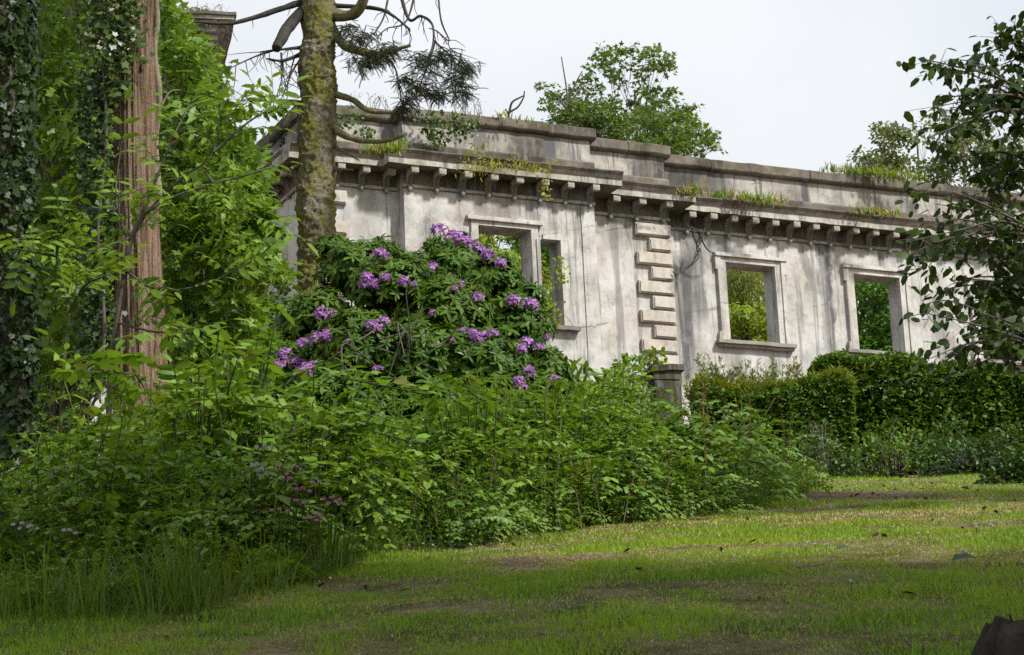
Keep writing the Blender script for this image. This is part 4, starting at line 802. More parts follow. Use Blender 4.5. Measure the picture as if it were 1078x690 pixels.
# ------------------------------------------------------------------ hedge and bushes on the right
def sprigT(n, w, dr, seed):
    rs = np.random.default_rng(seed); return T_join([xf(leafT(w, .15, .2), (.08*k, 0, 0), (.8, (-1)**k*.9, dr+rs.normal()*.3), (rs.normal()*.3, rs.normal()*.3, 1), .6*rs.uniform(.7, 1.2)) for k in range(n)])
SG = sprigT(6, .55, 0, 1); SGN = sprigT(8, .25, .2, 2)
def bush_cloud(acc, poly_fn, n, T, size, m=0, up=.6):
    p, u = poly_fn(n); scatter(acc, setm(T, m), p, u*.8+rnd(len(p))*.6+[0, 0, .1], np.array([0, 0, up])+u*.4+rnd(len(p))*.4, size*rng.uniform(.6, 1.3, len(p)))
def hedge_pts(x0, x1, y, th, ztop, zbot):
    def f(n):
        x = rng.uniform(x0, x1, n); t = rng.random(n); top = t < .3; z0 = zbot(x); z1 = ztop(x)+(n2(x, x*0+y, .8, 41)-.5)*.45+(n2(x, x*0+y, 3., 43)-.5)*.22
        dy = -th*(.6+.95*n2(x, z0+t*6, 1.1, 42)); zz = z0+(z1-z0)*rng.random(n)**.8
        yy = np.where(top, y+rng.uniform(-th, th*.6, n), y+dy*rng.uniform(.72, 1.05, n)); zz = np.where(top, z1+rng.uniform(-.12, .08, n), zz)
        u = np.where(top[:, None], np.array([[0, -.2, 1.]]), np.array([[0, -1, .25]])); return np.stack([x, yy, zz], 1), u+rnd(n)*.3
    return f
Pz = lambda pts, d: (np.array([at(x, y, d)[0] for x, y in pts]), np.array([at(x, y, d)[2] for x, y in pts]))
xz = Pz([(845, 408), (858, 396), (880, 386), (920, 385), (960, 388), (1000, 394), (1040, 398), (1078, 402), (1300, 420)], 42.); xb = float(at(852, 400, 42)[0]); hb = np.array([at(940, 450, 42)[0], 42., float(G(at(940, 450, 42)[0], 42))])
hg = empty('clipped_hedge', hb, 'dark overgrown hedge under the two right hand windows', 'hedge')
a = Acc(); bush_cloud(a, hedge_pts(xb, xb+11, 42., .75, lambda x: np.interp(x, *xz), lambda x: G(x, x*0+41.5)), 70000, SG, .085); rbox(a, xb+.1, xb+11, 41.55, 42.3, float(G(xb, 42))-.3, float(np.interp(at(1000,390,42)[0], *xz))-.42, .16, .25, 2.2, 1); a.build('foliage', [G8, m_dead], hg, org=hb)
a = Acc()
for _ in range(60):
    x = rng.uniform(xb+.3, xb+10); b = np.array([x, 42., float(G(x, 42))]); e = b+[rng.normal()*.3, rng.uniform(-.6, .1), rng.uniform(1., 1.8)]; tube(a, [b, (b+e)/2+rnd(1)[0]*.1, e], [.03, .01], 5, 0, 3)
a.build('stems', m_dead, hg, org=hb)
xz2 = Pz([(725, 420), (735, 406), (760, 412), (785, 414), (810, 412), (835, 412), (860, 405), (880, 398), (900, 410)], 41.); x0, x1 = float(at(728, 400, 41)[0]), float(at(892, 400, 41)[0]); hb2 = np.array([(x0+x1)/2, 41., float(G((x0+x1)/2, 41))])
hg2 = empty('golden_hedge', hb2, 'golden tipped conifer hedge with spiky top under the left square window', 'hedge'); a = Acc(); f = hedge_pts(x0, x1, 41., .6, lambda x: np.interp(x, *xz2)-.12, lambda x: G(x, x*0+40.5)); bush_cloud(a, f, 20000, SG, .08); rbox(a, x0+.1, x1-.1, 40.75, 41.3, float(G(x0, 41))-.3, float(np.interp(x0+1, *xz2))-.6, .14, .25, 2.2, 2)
n = 2200; x = rng.uniform(x0, x1, n); p = np.stack([x, 41+rng.uniform(-.6, .3, n), np.interp(x, *xz2)-.12+rng.uniform(-.22, .1, n)], 1); scatter(a, setm(SGN, 1), p, rnd(n)*.4+[0, -.1, 1], rnd(n), .17*rng.uniform(.5, 1.4, n))
for _ in range(75):
    x_ = rng.choice([at(744, 400, 41)[0], at(768, 400, 41)[0], at(800, 400, 41)[0], at(832, 400, 41)[0]])+rng.normal()*.22; m_ = 9; z_ = np.interp(x_, *xz2)-.1+np.linspace(0, rng.uniform(.15, .6), m_); p = np.stack([np.full(m_, x_)+np.linspace(0, rng.normal()*.12, m_), np.full(m_, 40.8), z_], 1)
    scatter(a, setm(SGN, 1), p, rnd(m_)*.45+[0, 0, 1], rnd(m_), .10)
a.build('foliage', [G8, G8b, m_dead], hg2, org=hb2); a = Acc()
for _ in range(25): x = rng.uniform(x0, x1); b = np.array([x, 41., float(G(x, 41))]); tube(a, [b, b+[rng.normal()*.2, -.2, 1.4]], [.03, .01], 5, 0, 1)
a.build('stems', m_dead, hg2, org=hb2)
def dome_bush(name, label, lobes, per, T, size, mats, group=None, cat='bush'):
    """lobes: px, py, r px, depth"""
    L = [(at(x, y, d), r/(FPX/d)) for x, y, r, d in lobes]; c0 = np.mean([l[0] for l in L], 0); b = np.array([c0[0], c0[1], float(G(c0[0], c0[1]))]); root = empty(name, b, label, cat, group); a = Acc(); s = Acc()
    for c_, r_ in L:
        n = int(per*(r_/.5)**2)+20; u = nz(rng.normal(size=(n, 3))); p = c_+u*r_*rng.uniform(.6, 1.08, (n, 1))*[1, 1, .9]; p[:, 2] = np.maximum(p[:, 2], G(p[:, 0], p[:, 1])+.02); scatter(a, T, p, u+rnd(n)*.6+[0, 0, -.1], u*.5+[0, 0, .8]+rnd(n)*.4, size*rng.uniform(.6, 1.3, n))
        for q in p[::max(1, n//14)]: tube(s, [b+rnd(1)[0]*[.15, .15, 0], (b+q)/2+rnd(1)[0]*.08, q], [.018, .005], 4, 0, 3)
    a.build('foliage', mats[0], root, org=b); s.build('stems', mats[1], root, org=b); return root
dome_bush('low_shrub', 'low dark shrub at the foot of the golden hedge beside the bare patch', [(845, 478, 26, 37.5), (868, 482, 24, 37), (890, 490, 18, 37), (862, 462, 20, 38)], 560, OVATE, .075, [G2, m_twig], 'low shrubs before the hedge')
dome_bush('low_shrub', 'low leafy shrub at the middle of the hedge foot', [(918, 482, 28, 37.5), (945, 488, 24, 37), (930, 462, 22, 38), (960, 470, 22, 38)], 560, OVATE, .075, [G8, m_twig], 'low shrubs before the hedge')
dome_bush('low_shrub', 'low brighter shrub with broad leaves at the right hedge foot', [(985, 482, 26, 37), (1012, 484, 26, 36.5), (1040, 478, 26, 36.5), (1068, 470, 30, 36.5), (1000, 460, 22, 38)], 560, OVATE, .08, [G2, m_twig], 'low shrubs before the hedge')
dome_bush('small_bush', 'rounded green bush cut by the right edge beside the brown track', [(1062, 512, 30, 22), (1088, 502, 38, 22), (1125, 508, 44, 22.3)], 1900, OVATE, .07, [G2, m_twig])
dome_bush('elder_bush', 'light green bush spilling around the dark stone pier', [(664, 393, 20, 41.5), (690, 379, 11, 43.), (655, 405, 22, 40.5), (640, 420, 24, 40), (664, 424, 20, 40)], 520, OVATE, .12, [G3, m_twig])
dome_bush('laurel_bush', 'upright bush with long leaves just right of the rhododendron', [(598, 395, 16, 24), (612, 400, 16, 24), (585, 415, 20, 23.5), (610, 425, 22, 23)], 320, LANCE, .19, [G3, m_twig])

# ------------------------------------------------------------------ trees beyond the windows and above the parapet
def beyond(name, label, poly, d0, d1, n, rad, per, T, size, mats, bx, group='trees beyond the house', **kw):
    c = sample_poly(poly, d0, d1, n); dm = (d0+d1)/2; b = np.array([at(bx, 400, dm)[0], dm, float(G(at(bx, 400, dm)[0], dm))]); top = c[np.argmax(c[:, 2])]; top = np.array([b[0]*.6+top[0]*.4, dm, top[2]-.3])
    return make_tree(name, label, b, top, .16, c, rng.uniform(rad*.7, rad*1.2, n), per, T, size, mats, group, **kw)
beyond('broadleaf_tree', 'green tree seen through the tall window above the rhododendron', [(470, 225), (519, 225), (524, 266), (546, 276), (575, 284), (575, 370), (470, 370)], 60, 66, 90, .5, 110, OVATE, .15, [G9, m_bark], 520)
beyond('broadleaf_tree', 'dark tree filling the narrow side window right of the tall one', [(541, 225), (606, 235), (608, 370), (560, 370), (545, 290)], 66, 72, 70, .55, 110, OVATE, .16, [G9d, m_bark], 580)
beyond('conifer_tree', 'yellow green conifer seen through the left square window', [(755, 292), (775, 262), (792, 268), (800, 300), (816, 318), (835, 330), (835, 385), (745, 385)], 62, 68, 90, .5, 240, NARROW, .17, [G9c, m_bark], 785, droop=.5)
beyond('broadleaf_tree', 'light green tree low in the left square window', [(745, 335), (780, 330), (800, 330), (835, 312), (835, 390), (745, 390)], 58, 61, 45, .5, 90, OVATE, .14, [G9, m_bark], 800)
beyond('broadleaf_tree', 'sparse tree against the sky in the upper right of the left square window', [(803, 290), (830, 275), (835, 340), (808, 335)], 70, 74, 22, .5, 60, OVATE, .14, [G9d, m_bark], 815)
beyond('broadleaf_tree', 'deep green tree filling the right square window', [(880, 275), (965, 275), (970, 395), (880, 395)], 62, 70, 90, .7, 110, OVATE, .15, [G9d, m_bark], 920)
beyond('broadleaf_tree', 'dark tree behind the window half hidden by the hanging branches', [(1010, 285), (1100, 285), (1100, 400), (1010, 400)], 62, 70, 80, .7, 100, OVATE, .15, [G9d, m_bark], 1050)
rt = [(560, 92), (585, 95), (590, 118), (612, 102), (625, 72), (640, 52), (668, 58), (684, 50), (705, 62), (705, 72), (690, 85), (690, 105), (712, 100), (725, 120), (755, 145), (740, 165), (700, 165), (570, 135)]
TIP = np.array([[(572, 92), (580, 98), (586, 108), (578, 114), (592, 102), (603, 96), (612, 94), (618, 84), (626, 74), (632, 60), (637, 54), (645, 62), (652, 56), (660, 54), (640, 76), (650, 80), (655, 92), (632, 92), (672, 62), (680, 56), (688, 52), (696, 58), (702, 64), (706, 70), (692, 70), (682, 72), (676, 80), (668, 86), (690, 96), (684, 100), (700, 100), (708, 98), (700, 112), (714, 110), (722, 118), (712, 124), (726, 120), (730, 130), (744, 148), (752, 151), (735, 150), (722, 140), (708, 140), (735, 160), (695, 130), (680, 120), (690, 150), (705, 158), (720, 158), (668, 108), (645, 105), (628, 104), (612, 108), (640, 66), (662, 70), (750, 156), (673, 100), (700, 148)]])[0]
TIP = list(TIP)+[(x, y) for x, y in zip(rng.uniform(598, 735, 45), rng.uniform(118, 158, 45)) if y > 112+.33*(x-668)]
TIP = [(x+rng.normal()*4*k, y+rng.normal()*4*k) for x, y in TIP for k in (0, 1, 1.6)]; ctr = np.array([at(x, y, rng.uniform(56.4, 58.6)) for x, y in TIP]); b = at(668, 170, 57.5)
make_tree('roof_sycamore', 'open crowned young tree with bare forks growing out of the wall top', [b[0], 57.5, 15.3], at(668, 95, 57.5), .09, ctr, rng.uniform(.13, .26, len(ctr)), 15, SYC, .115, [GR, m_bark], limbr=.012, every=5, flat=.5)
c = sample_poly([(575, 134), (590, 112), (610, 104), (640, 103), (655, 112), (665, 140), (650, 152), (600, 138)], 55.6, 57, 60)
make_tree('wall_shrub', 'dense green shrub on the wall top at the left foot of the open tree', [at(620, 150, 56.3)[0], 56.3, 15.2], at(620, 118, 56.3), .05, c, .26, 60, OVATE, .09, [GR, m_bark], limbr=.01, cat='shrub')
c = sample_poly([(650, 120), (690, 108), (722, 122), (754, 150), (735, 160), (705, 165), (655, 152)], 51.5, 56, 62)
make_tree('wall_shrub', 'leafy spray hanging over the coping at the right foot of the open tree', [at(705, 175, 56.2)[0], 56.2, 15.2], at(708, 150, 56.2), .04, c, .24, 34, SYC, .10, [GR, m_bark], limbr=.008, cat='shrub')
c = sample_poly([(893, 185), (900, 165), (930, 130), (950, 118), (975, 125), (1000, 118), (1040, 135), (1078, 150), (1078, 200), (905, 192)], 74, 78, 120)
make_tree('far_tree', 'pale thin leaved tree far behind the parapet at the right', [at(960, 200, 76)[0], 76., 12.], at(965, 140, 76), .12, c, rng.uniform(.26, .45, 120), 46, OVATE, .16, [GA, m_paletwig], limbr=.012, every=3, flat=.7)
def twig_thing(name, label, paths, mat, r, cat='twig'):
    a = Acc()
    for P in paths: tube(a, P, [r, r*.45], 5, 0, 4)
    o = a.build(name, mat, org=paths[0][0]); return tag(o, label, cat)
twig_thing('bare_sapling', 'leafless grey sapling standing above the wall left of the open tree', [[at(597, 135, 56), at(597, 100, 56), at(591, 60, 56)], [at(598, 108, 56), at(606, 88, 56), at(613, 75, 56)], [at(597, 115, 56), at(585, 100, 56), at(577, 95, 56)], [at(599, 112, 56), at(610, 95, 56), at(618, 90, 56)]], m_twig, .03, 'sapling')
twig_thing('dead_branch', 'forked dead twig sticking up from the coping left of the roof shrub', [[at(536, 128, 50), at(536, 119, 50), at(545, 113, 50), at(551, 103, 50), at(552, 96, 50)], [at(536, 119, 50), at(539, 108, 50), at(547, 103, 50), at(551, 101, 50)], [at(536, 121, 50), at(532, 115, 50)]], m_dead, .03)
twig_thing('dead_creeper', 'withered creeper stems clinging to the wall between quoins and window', [[at(723, 238, 50.85), at(737, 245, 51.0), at(733, 258, 51.0), at(735, 272, 51.0), at(722, 284, 50.8), at(710, 291, 50.6)], [at(742, 240, 51.1), at(737, 255, 51), at(730, 272, 50.9)], [at(735, 245, 51), at(744, 262, 51.2), at(753, 268, 51.4)], [at(737, 262, 51), at(728, 278, 50.9), at(716, 284, 50.7)], [at(728, 240, 50.9), at(731, 252, 51), at(738, 266, 51.1)], [at(712, 290, 50.6), at(708, 286, 50.55)]], m_dead, .022, 'creeper')

# tufts on the masonry
def tuft(name, label, cat, pts, n, T, size, mat, spread_=.12, hang=0., group=None, mats2=None):
    a = Acc(); b = np.mean(pts, 0)
    for p in pts:
        q = p+rnd(n)*spread_*[1, .5, .5]; q[:, 2] -= np.abs(rng.normal(size=n))*hang; scatter(a, T, q, rnd(n)*[.8, .6, .5]+[0, -.5, .3-1.2*(hang > 0)], rnd(n)*.5+[0, -.6, .8], size*rng.uniform(.6, 1.3, n))
    o = a.build(name, mat if mats2 is None else mats2, org=b); return tag(o, label, cat, group)
def gtuft(label, pts, h, mats, group='grass tufts on the cornice', n=10):
    a = Acc(); b = np.mean(pts, 0)
    for p in pts:
        for _ in range(n): q = p+rnd(1)[0]*[.12, .1, .02]; v = grassT(6, h*rng.uniform(.5, 1.2), .03, int(rng.integers(1e6)), int(rng.random() < .4), .009); a.add(v[0]+q, v[1], v[2], v[3], v[4])
    o = a.build('grass_tuft', mats, org=b); return tag(o, label, 'grass tuft', group)
tuft('ivy_clump', 'yellow green ivy clump drooping over the coping of the projecting bay', 'ivy', [at(x, y, 47.4) for x, y in ((446, 122), (455, 128), (460, 138), (470, 124), (480, 130), (490, 126), (462, 144), (452, 134), (496, 128), (476, 120), (488, 134), (458, 120))], 38, ROUND, .085, G6b, .13, .1)
tuft('ivy_clump', 'small ivy clump on the left parapet beside the mossy trunk', 'ivy', [at(x, y, 46.2) for x, y in ((375, 118), (376, 128), (366, 128), (386, 136), (384, 140), (358, 124))], 26, ROUND, .08, G6b, .12, .06)
tuft('fern_clump', 'yellow fern clump on the cornice of the projecting bay', 'fern', [at(x, y, 47.0) for x, y in ((492, 172), (500, 174), (508, 176), (520, 170), (534, 172), (546, 172), (558, 174), (566, 175), (512, 168), (500, 160), (504, 150), (540, 168))], 30, LANCE, .10, GY, .13, .05)
tuft('hanging_vine', 'thin yellow vine hanging below the cornice near the bay end', 'vine', [at(x, y, 47.3) for x, y in ((577, 172), (576, 180), (574, 188), (573, 196), (575, 203))], 14, ROUND, .07, GY, .06, .05)
tuft('ivy_sprig', 'small ivy sprig hanging in the narrow side window', 'ivy', [at(x, y, 48.7) for x, y in ((588, 272), (590, 280), (591, 288), (588, 294), (580, 318), (584, 326), (578, 334), (585, 336), (576, 300))], 18, ROUND, .085, G9, .09, .05)
gtuft('bright grass tuft on the left cornice under the mossy branch', [at(x, 161, 46.0) for x in (392, 400, 408, 414, 420)], .26, [GG, GD])
gtuft('dry grass tuft on the cornice right of the projecting bays', [at(x, y, 50.3) for x, y in ((708, 205), (722, 204), (727, 205), (733, 206))], .22, [GD, GG])
gtuft('long green grass strip on the cornice above the left square window', [at(x, 209+.11*(x-760), 51.4) for x in range(756, 826, 7)], .22, [GG, GD], n=9)
gtuft('brown grass strip on the cornice above the right square window', [at(x, 224+.1*(x-905), 52.6) for x in range(905, 946, 6)], .18, [GD, GG], n=9)
gtuft('sunlit grass strip along the coping below the far tree', [at(x, 180+.11*(x-870), 53.3) for x in range(872, 966, 6)], .2, [GG, GD], n=9)
gtuft('thin grass along the coping by the dead forked twig', [at(x, 115+.12*(x-440), 48.2) for x in range(500, 575, 15)], .14, [GD, GG], n=4)
def stalks(label, pts, d, h):
    a = Acc(); b = at(*pts[0], d)
    for x, y in pts:
        for _ in range(4):
            s = at(x+rng.normal()*3, y, d); e = s+[rng.normal()*.12, 0, h*rng.uniform(.5, 1.1)]; tube(a, [s, (s+e)/2+rnd(1)[0]*.02, e], [.006, .003], 4, 0, 2); k = 7; scatter(a, setm(ROUND, 1), s+(e-s)*rng.uniform(.5, 1, (k, 1))+rnd(k)*.05, rnd(k), rnd(k), .025)
    o = a.build('dry_weed', [m_twig, GS], org=b); tag(o, label, 'weed', 'dry weeds on the wall top')
stalks('dry weed stalks on the coping behind the ivy clump', [(482, 120), (490, 122), (498, 124), (505, 125)], 48.4, .42)
stalks('dry weed stalks on the left parapet between trunk and bay', [(372, 113), (385, 114), (398, 115), (408, 116)], 47.6, .36)
stalks('dry weeds on the cornice end of the tall block', [(212, 20), (220, 20), (228, 21), (234, 21)], 61.6, .5)
tuft('drooping_fern', 'grey green fern drooping on top of the tall block cornice', 'fern', [at(x, y, 61.5) for x, y in ((196, 10), (204, 8), (212, 10), (218, 14), (200, 15))], 24, LANCE, .2, GA, .18, .1)
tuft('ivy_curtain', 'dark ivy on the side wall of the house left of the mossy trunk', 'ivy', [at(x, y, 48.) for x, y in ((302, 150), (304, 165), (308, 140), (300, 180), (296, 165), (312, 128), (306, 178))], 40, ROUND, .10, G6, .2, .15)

# ------------------------------------------------------------------ hanging camellia at the right
cb = np.array([5.3, 16.6, float(G(5.3, 16.6))]); root = empty('camellia_tree', cb, 'dark leaved tree reaching in with hanging branches from the right edge', 'tree'); a = Acc(); lv = Acc()
ctop = cb+[.3, 0, 5.4]; TP = catmull([cb-[0, 0, .2], cb+[.1, .1, 1.5], cb+[0, -.1, 3.2], ctop], 8); tube(a, TP, [.13, .05], 9, 0, 1, .1)
TIPS = [(1046, 24, 16), (1054, 40, 16.1), (966, 62, 15.6), (985, 72, 15.7), (1000, 62, 15.8), (992, 104, 15.8), (1005, 118, 15.9), (984, 113, 15.5), (978, 145, 15.4), (1006, 142, 16), (995, 165, 16.3), (1022, 60, 16.2), (1030, 90, 16), (1015, 95, 15.6), (950, 272, 15.3), (955, 255, 15.2), (970, 240, 15.6), (966, 285, 15.4), (968, 322, 15.4), (985, 308, 15.8), (975, 330, 15.2), (1000, 300, 16.2), (1015, 345, 15.6), (978, 378, 15.3), (1000, 372, 15.6), (1020, 388, 15.8), (1005, 215, 15.9), (985, 215, 15.6), (1010, 250, 16.1), (1030, 230, 16.3), (1040, 300, 15.8), (1050, 200, 16.5), (1060, 100, 16.4), (1040, 130, 16.3), (1035, 165, 16.2), (1030, 180, 16.), (1065, 240, 16.2), (1070, 150, 16), (1055, 350, 15.7), (1070, 380, 15.9), (1075, 320, 16.1), (1072, 60, 16.3), (1030, 270, 15.6), (1020, 320, 15.9), (1045, 370, 15.4), (960, 205, 15.3), (1060, 275, 16.4), (1120, 200, 16.3), (1130, 320, 16.2), (1120, 100, 16.4), (1160, 260, 15.6), (1150, 380, 16.4), (1200, 200, 15.7), (1220, 320, 17.2), (1190, 90, 16.8), (1250, 250, 16.), (1300, 150, 16.5), (1290, 330, 17.3), (1350, 260, 16.), (1078, 120, 16.), (1085, 180, 16.2), (1080, 220, 15.8), (1050, 70, 16.2), (1078, 40, 16.4), (1072, 95, 15.8), (1045, 235, 16.), (1060, 310, 16.2), (1074, 345, 15.8), (1050, 330, 16.4), (1062, 180, 16.4), (1035, 205, 16.2), (1080, 265, 16.)]
LIMB = []
for (x, y, d, f0) in [(1110, 60, 16.3, .75), (1100, 120, 15.9, .65), (1095, 190, 16.4, .55), (1100, 250, 15.8, .45), (1090, 310, 16.2, .36), (1105, 370, 15.8, .28), (1230, 150, 15.6, .6), (1240, 280, 16.9, .45), (1300, 220, 16.2, .5)]:
    s = TP[int(f0*(len(TP)-1))]; e = at(x, y, d); L_ = catmull([s, s*.55+e*.45+[0, rng.normal()*.1, .22], e], 14); tube(a, L_, [.05, .018], 7, 0, 1, .1); LIMB.append(L_)
LALL = np.concatenate([L_[7:] for L_ in LIMB])
for (x, y, d) in TIPS:
    e = at(x, y, d); dd = np.linalg.norm(LALL-(e+[.35, .1, -.05]), axis=1); hub = LALL[np.argmin(dd)]
    Bp = [hub, hub*.65+e*.35+[0, 0, .07]+rnd(1)[0]*.03, hub*.3+e*.7+[0, 0, .06]+rnd(1)[0]*.03, e]; tube(a, Bp, [.013, .009, .005, .003], 5, 0, 5)
    Q = catmull(Bp, 12); n = 40; idx = np.clip((len(Q)*(1-.85*rng.random(n)**1.2)).astype(int), 0, len(Q)-1); off = rnd(n)*[.10, .12, .07]; off[:, 2] -= .03
    p = Q[idx]+off*rng.random((n, 1))**.5*1.15; scatter(lv, leafT(.66, .16, .22, .42), p, rnd(n)*[.8, .6, .4]+[-.25, -.15, -.55], rnd(n)*.55+[0, -.45, .75], .080*rng.uniform(.6, 1.25, n))
    for q in range(0, n, 2): tube(a, [Q[idx[q]], p[q]], [.003, .0015], 3, 0, 1)
cc = cb+np.array([.9, .2, 3.6])+ball(120)*np.array([1.9, 1.5, 2.2]); cc = cc[cc[:, 0] > .222*cc[:, 1]+.25]
for c_ in cc[::2]: q = TP[int(np.clip((c_[2]-cb[2])/6, .2, .95)*(len(TP)-1))]; tube(a, [q, (q+c_)/2+rnd(1)[0]*.1+[0, 0, .1], c_], [.016, .005], 5, 0, 4)
leafcloud(lv, leafT(.66, .16, .22, .42), cc, .42, 60, .088, flat=.7, droop=.5)
a.build('trunk', m_twig, root, org=cb); lv.build('crown', G7, root, org=cb)

# ------------------------------------------------------------------ lawn bits
m_stump = plain_mat('rotten_wood', (.012, .009, .007), (.06, .046, .032), 9, .95, .9, .03)
def stump():
    b = at(1102, 690, 7.25); b[2] = G(b[0], b[1]); root = empty('tree_stump', b, 'dark broken stump in the bottom right corner of the lawn', 'stump'); a = Acc(); seg = 40; th = np.arange(seg)*2*PI/seg
    rows = [(-.12, .27), (.0, .215), (.07, .19), (.12, .16)]; Vv = []
    for k, (z, r) in enumerate(rows):
        rr = r*(1+.22*(vnoise(np.stack([np.cos(th)*2.5, np.sin(th)*2.5, np.full(seg, z*4)], 1), 51)-.5)*2+.12*(vnoise(np.stack([np.cos(th)*9, np.sin(th)*9, np.full(seg, z*4)], 1), 53)-.5)*2); zz = z+(.055*(vnoise(np.stack([np.cos(th)*3, np.sin(th)*3, np.zeros(seg)], 1), 52)-.3) if k == 3 else 0); Vv.append(np.stack([rr*np.cos(th), rr*np.sin(th), np.full(seg, 0.)+zz], 1))
    Vv.append(np.array([[0, 0, .10]])); i = np.arange(3)[:, None]*seg; j = np.arange(seg)[None]; k = (j+1) % seg
    a.add(np.concatenate(Vv), [(3*seg+q, 3*seg+(q+1) % seg, 4*seg) for q in range(seg)], np.stack([i+j, i+k, i+seg+k, i+seg+j], -1).reshape(-1, 4)); a.build('bark', m_stump, root)
    a = Acc(); tube(a, [(-.10, -.06, .06), (-.105, -.065, .12), (-.112, -.065, .15)], [.007, .003], 6, 0, 3, .4); a.build('splinter', m_stump, root)
stump()
cl = Acc(); T = T_join([xf(leafT(.35, .1, 0), (0, 0, 0), nz(rng.normal(size=3)*[1, 1, .6]+[0, 0, .4]), (0, 0, 1), .014) for _ in range(26)]+[tubeT([(0, 0, -.05), (0, 0, 0)], [.0015, .0015], 3, 1)]); cl.add(*T)
clo = cl.build('clover_flower', [m_white, m_stem])
for i, (x, y, d) in enumerate([(969, 585, 11.2), (979, 584, 11.2), (1029, 573, 11.7), (1045, 575, 11.6), (1048, 579, 11.5), (1030, 578, 11.5), (1016, 609, 10.3), (850, 604, 10.7), (898, 641, 9.2), (348, 612, 10.4), (398, 577, 13), (431, 575, 13), (446, 576, 13.1), (456, 578, 12.9), (560, 575, 13), (1020, 612, 10.2), (860, 600, 10.9), (872, 603, 10.8)]):
    o = clo if i == 0 else clo.copy()
    if i: C.objects.link(o)
    p = at(x, y, d); o.location = (p[0], p[1], float(G(p[0], p[1]))+.045); tag(o, 'tiny white clover flower in the mown grass', 'clover', 'clover flowers on the lawn')
lf = Acc(); T = leafT(.5, .5, .3, .45); lf.add(*T); m_fall = plain_mat('fallen_leaf', (.045, .075, .04), (.085, .12, .06), 20, .5, .1); lfo = lf.build('fallen_leaf', m_fall)
for i, (x, y, d, s, lab, rz) in enumerate([(890, 606, 10.6, .085, 'grey green fallen leaf standing up in the middle of the lawn', .5), (1012, 622, 9.9, .12, 'longer dark fallen leaf nearer the stump', .2), (497, 587, 12.2, .075, 'small pale fallen leaf below the sunlit strip', 2.6)]):
    o = lfo if i == 0 else lfo.copy()
    if i: C.objects.link(o)
    p = at(x, y, d); o.location = (p[0]-.03, p[1], float(G(p[0], p[1]))+.04); o.scale = (s, s, s); o.rotation_euler = (.6, -.35, rz); tag(o, lab, 'leaf', 'fallen leaves on the lawn')
a = Acc(); n = 1500; x, y = rng.uniform(-2.5, 5.5, n), rng.uniform(7, 26, n); k = (rng.random(n) < np.clip(bare(x, y)*1.3-.1, .10, 1)) & (y < yfront(x)); x, y = x[k], y[k]
scatter(a, leafT(.6, .5, .4), np.stack([x, y, G(x, y)+.022], 1), rnd(len(x))*[1, 1, .2], np.array([0, 0, 1.])+rnd(len(x))*.5, .036*rng.uniform(.4, 1.6, len(x)))
o = a.build('leaf_litter', [plain_mat('brown_litter', (.07, .04, .025), (.18, .12, .075), 9, .8, .1)]); tag(o, 'brown leaf litter scattered on the lawn and bare ground', kind='stuff')

# ------------------------------------------------------------------ big trees outside the frame that shade the lawn and the left weeds
def shade_tree(label, xy, ctr, R, n, per, size=.24):
    b = np.array([xy[0], xy[1], float(G(*xy))]); c = np.array(ctr)+ball(n)*np.array(R)
    make_tree('woodland_tree', label, b, np.array(ctr)+[0, 0, R[2]*.5], .2, c, .85, per, OVATE, size, [G2, m_bark], 'tall trees outside the view')
shade_tree('tall tree beyond the right edge, nearest the lawn', (7.2, 4.0), (5.6, 4.7, 7.0), (3.3, 2.7, 1.7), 50, 110)
shade_tree('tall tree beyond the right edge, farther from the lawn', (10.5, 5.5), (9.2, 5.2, 7.2), (2.8, 2.6, 1.8), 40, 120)
shade_tree('unseen tree right of the viewpoint, added to shade the left weeds', (4.6, 2.2), (3.2, 6.4, 9.0), (2.4, 1.9, 1.2), 34, 70)  # added out of view, crown set where it shades the left weeds

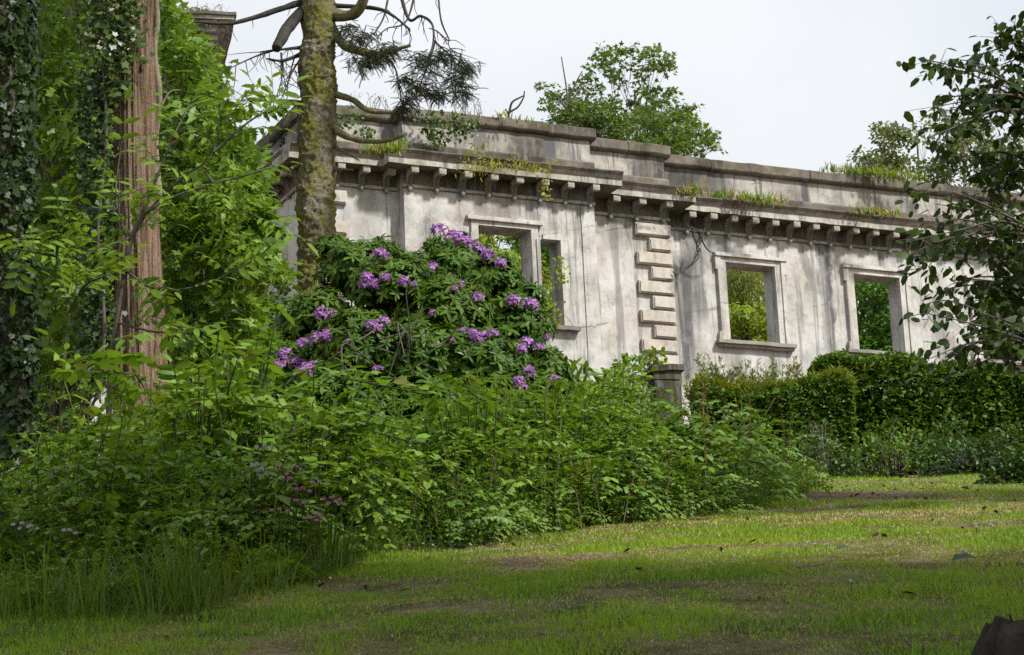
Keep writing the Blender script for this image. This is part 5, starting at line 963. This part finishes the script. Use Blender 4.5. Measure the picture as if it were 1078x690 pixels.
# ------------------------------------------------------------------ light, sky, render
SUN = nz(np.array([.62, -.44, .80])); el = math.asin(SUN[2]); azm = math.atan2(SUN[0], SUN[1])
w = bpy.data.worlds.new('World'); scene.world = w; w.use_nodes = True; nt = w.node_tree; nt.nodes.clear()
out = nt.nodes.new('ShaderNodeOutputWorld'); bg = nt.nodes.new('ShaderNodeBackground'); sky = nt.nodes.new('ShaderNodeTexSky'); sky.sky_type = 'NISHITA'; sky.sun_disc = False; sky.sun_elevation = el; sky.sun_rotation = azm; sky.air_density = 1.2; sky.dust_density = 3
tc_ = nt.nodes.new('ShaderNodeTexCoord'); ns = nt.nodes.new('ShaderNodeTexNoise'); ns.inputs['Scale'].default_value = 3.4; ns.inputs['Detail'].default_value = 6; nt.links.new(tc_.outputs['Generated'], ns.inputs['Vector'])
rp = nt.nodes.new('ShaderNodeValToRGB'); nt.links.new(ns.outputs[0], rp.inputs[0]); rp.color_ramp.elements[0].position = .35; rp.color_ramp.elements[0].color = (6.9, 7.35, 7.85, 1); rp.color_ramp.elements[1].position = .65; rp.color_ramp.elements[1].color = (8.5, 8.65, 8.8, 1)
sx_ = nt.nodes.new('ShaderNodeSeparateXYZ'); nt.links.new(tc_.outputs['Generated'], sx_.inputs[0]); mr = nt.nodes.new('ShaderNodeMapRange'); mr.interpolation_type = 'SMOOTHSTEP'; nt.links.new(sx_.outputs[2], mr.inputs[0]); mr.inputs[1].default_value = .42; mr.inputs[2].default_value = .95
m2 = nt.nodes.new('ShaderNodeMix'); m2.data_type = 'RGBA'; nt.links.new(mr.outputs[0], m2.inputs[0]); nt.links.new(rp.outputs[0], m2.inputs[6]); m2.inputs[7].default_value = (3.9, 4.7, 5.9, 1)
mx = nt.nodes.new('ShaderNodeMix'); mx.data_type = 'RGBA'; mx.inputs[0].default_value = .90; nt.links.new(sky.outputs[0], mx.inputs[6]); nt.links.new(m2.outputs[2], mx.inputs[7])
nt.links.new(mx.outputs[2], bg.inputs[0]); bg.inputs[1].default_value = .108; nt.links.new(bg.outputs[0], out.inputs[0])
ld = bpy.data.lights.new('sun', 'SUN'); lo = bpy.data.objects.new('sun', ld); C.objects.link(lo); lo.rotation_euler = Vector(SUN).to_track_quat('Z', 'Y').to_euler(); ld.energy = 5.0; ld.angle = math.radians(5.0); ld.color = (1, .975, .93); lo.location = (20, -10, 40)
vs = scene.view_settings; vs.view_transform = 'Standard'; vs.look = 'None'; vs.exposure = .14; vs.gamma = 1
scene.render.engine = 'CYCLES'; cy = scene.cycles; cy.max_bounces = 4; cy.diffuse_bounces = 1; cy.glossy_bounces = 1; cy.transmission_bounces = 2; cy.transparent_max_bounces = 4; cy.caustics_reflective = False; cy.caustics_refractive = False; cy.sample_clamp_indirect = 6
cy.use_denoising = False
